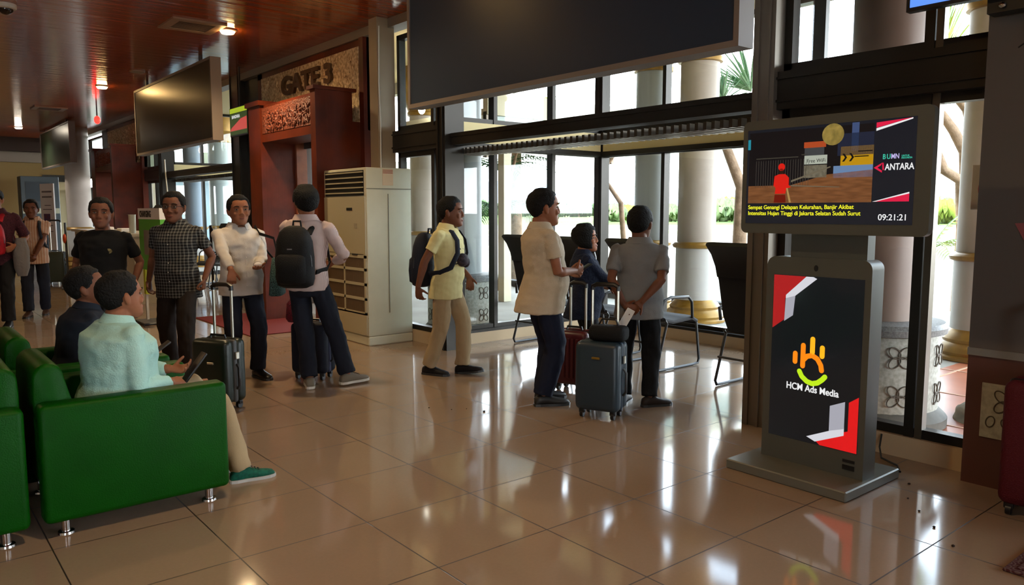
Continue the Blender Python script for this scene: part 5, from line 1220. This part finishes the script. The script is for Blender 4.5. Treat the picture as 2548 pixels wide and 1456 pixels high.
plant(10.5, 7.15, 'branching tree with spiky leaf fans between the wide pinkish column and the kiosk',
    [([(10.5,7.15,0),(10.45,7.1,.9),(10.44,7.09,1.84),(10.27,7.29,2.5),(10.3,7.36,3.2)], [.14,.11,.09,.07,.05]), ([(10.46,7.1,1.1),(10.7,7.0,1.7),(10.79,6.94,2.87),(10.84,7.12,4.6),(10.9,7.2,5.4)], [.09,.08,.08,.07,.05])],
    [((10.3,7.38,3.15),(-.2,.1,1),.75,34,1.2),((10.66,7.12,3.32),(-.5,.3,.9),.95,36,.9),((10.9,7.2,5.4),(0,0,1),.9,30,1.4)], M('agave_green', (88,120,92), .6, noise=(6,(120,146,110))), 4)
plant(12.2, 4.5, 'branching tree with bright green spiky leaves right of the kiosk screen',
    [([(12.2,4.5,0),(12.2,4.5,1.2),(12.04,4.54,1.9),(11.85,4.7,2.05),(11.72,4.82,2.45),(11.5,4.95,2.9)], [.14,.12,.08,.07,.06,.05]), ([(12.2,4.5,1.4),(12.1,4.53,2.3),(11.9,4.62,2.6),(11.6,4.8,3.0)], [.09,.08,.07,.05]), ([(12.2,4.5,1.4),(12.3,4.4,2.2),(12.0,4.5,2.9),(11.3,4.6,3.3),(10.6,4.5,3.3)], [.09,.08,.07,.06,.04])],
    [((10.45,4.32,3.05),(-.1,.0,1),.85,40,.8),((10.3,4.25,3.2),(.1,.1,1),1.2,46,.7),((11.5,4.95,2.9),(-.2,.2,1),.6,26,1.2)], None, 9)
plant(10.9, 4.5, 'low drooping palm fronds beside the column right of the kiosk', [([(10.9,4.5,0),(10.8,4.4,.8)], [.06,.04])], [((10.7,4.35,.95),(-.4,-.3,.5),.85,5,.5)], None, 12, 'frond')
plant(10.3, 12.4, 'bright palm crown above the canopy of the covered walkway', [([(10.3,12.4,0),(10.3,12.4,3.3)], [.14,.1])], [((10.3,12.4,3.35),(.3,-.2,.9),1.6,16,1.2)], M('palm_bright', (150,176,50), .5), 21, 'frond')
plant(8.9, 11.2, 'feathery dark green palm left of the window bay', [([(8.9,11.2,0),(8.7,10.8,1.4),(8.45,10.3,2.1),(8.45,10.1,2.6)], [.05,.04,.03,.02])], [((8.9,11.2,2.2),(0,0,.5),1.1,12,1.0),((8.9,11.3,1.5),(0,0,.3),1.0,10,1.1)], M('palm_dark', (60,96,60), .6), 31, 'frond')
plant(10.2, 9.2, 'slender grey branch tree behind the left panes of the window bay', [([(10.2,9.2,0),(10.0,9.2,1.6),(9.6,9.3,2.1),(9.9,9.1,2.6),(10.0,8.9,2.8)], [.05,.045,.035,.03,.02])], [((10.0,8.9,2.8),(0,-.4,1),.5,18,1.2)], None, 41)
plant(10.6, 15.2, 'tall green palm left of the gold-ringed column beyond the air conditioner', [([(10.6,15.2,0),(10.6,15.2,2.8)], [.12,.09])], [((10.6,15.2,2.8),(0,0,.8),1.5,14,1.1)], None, 51, 'frond')
# small bright lamp outside, seen past the service post
MB().ell((7.2,11.15,3.17),(.06,.06,.09)).tube([(7.2,11.15,3.2),(7.2,11.15,4.36)],.012,6).build('outdoor_lamp', M('outdoor_lamp_glow', (255,250,240), .4, emit=(255,245,225), estr=12), label='small bright pendant lamp outside beside the beige service post', cat='lamp', smooth=True)
# rocks by the terrace
for i, (x, y, sx_, sy_, sz, l) in enumerate(((6.02,1.95,.3,.25,.14,'rough grey rock at the foot of the floral pedestal'),(7.35,3.3,.6,.25,.12,'long pale rock edging the terrace beside the gold column base'))):
    b2 = bmesh.new(); bmesh.ops.create_icosphere(b2, subdivisions=4, radius=1)
    for v in b2.verts: v.co = v.co*(1+.18*NZ.noise(v.co*2.5+V((i*5,0,0)))); v.co = V((v.co.x*sx_, v.co.y*sy_, v.co.z*sz))
    me = bpy.data.meshes.new('rock'); b2.to_mesh(me); b2.free(); me.materials.append(M('rock_grey', (150,142,126), .9, noise=(5,(112,106,94)), bump=(12,.6)))
    link('rock', me, None, 2, (x, y, .0), 0, l, 'rock')
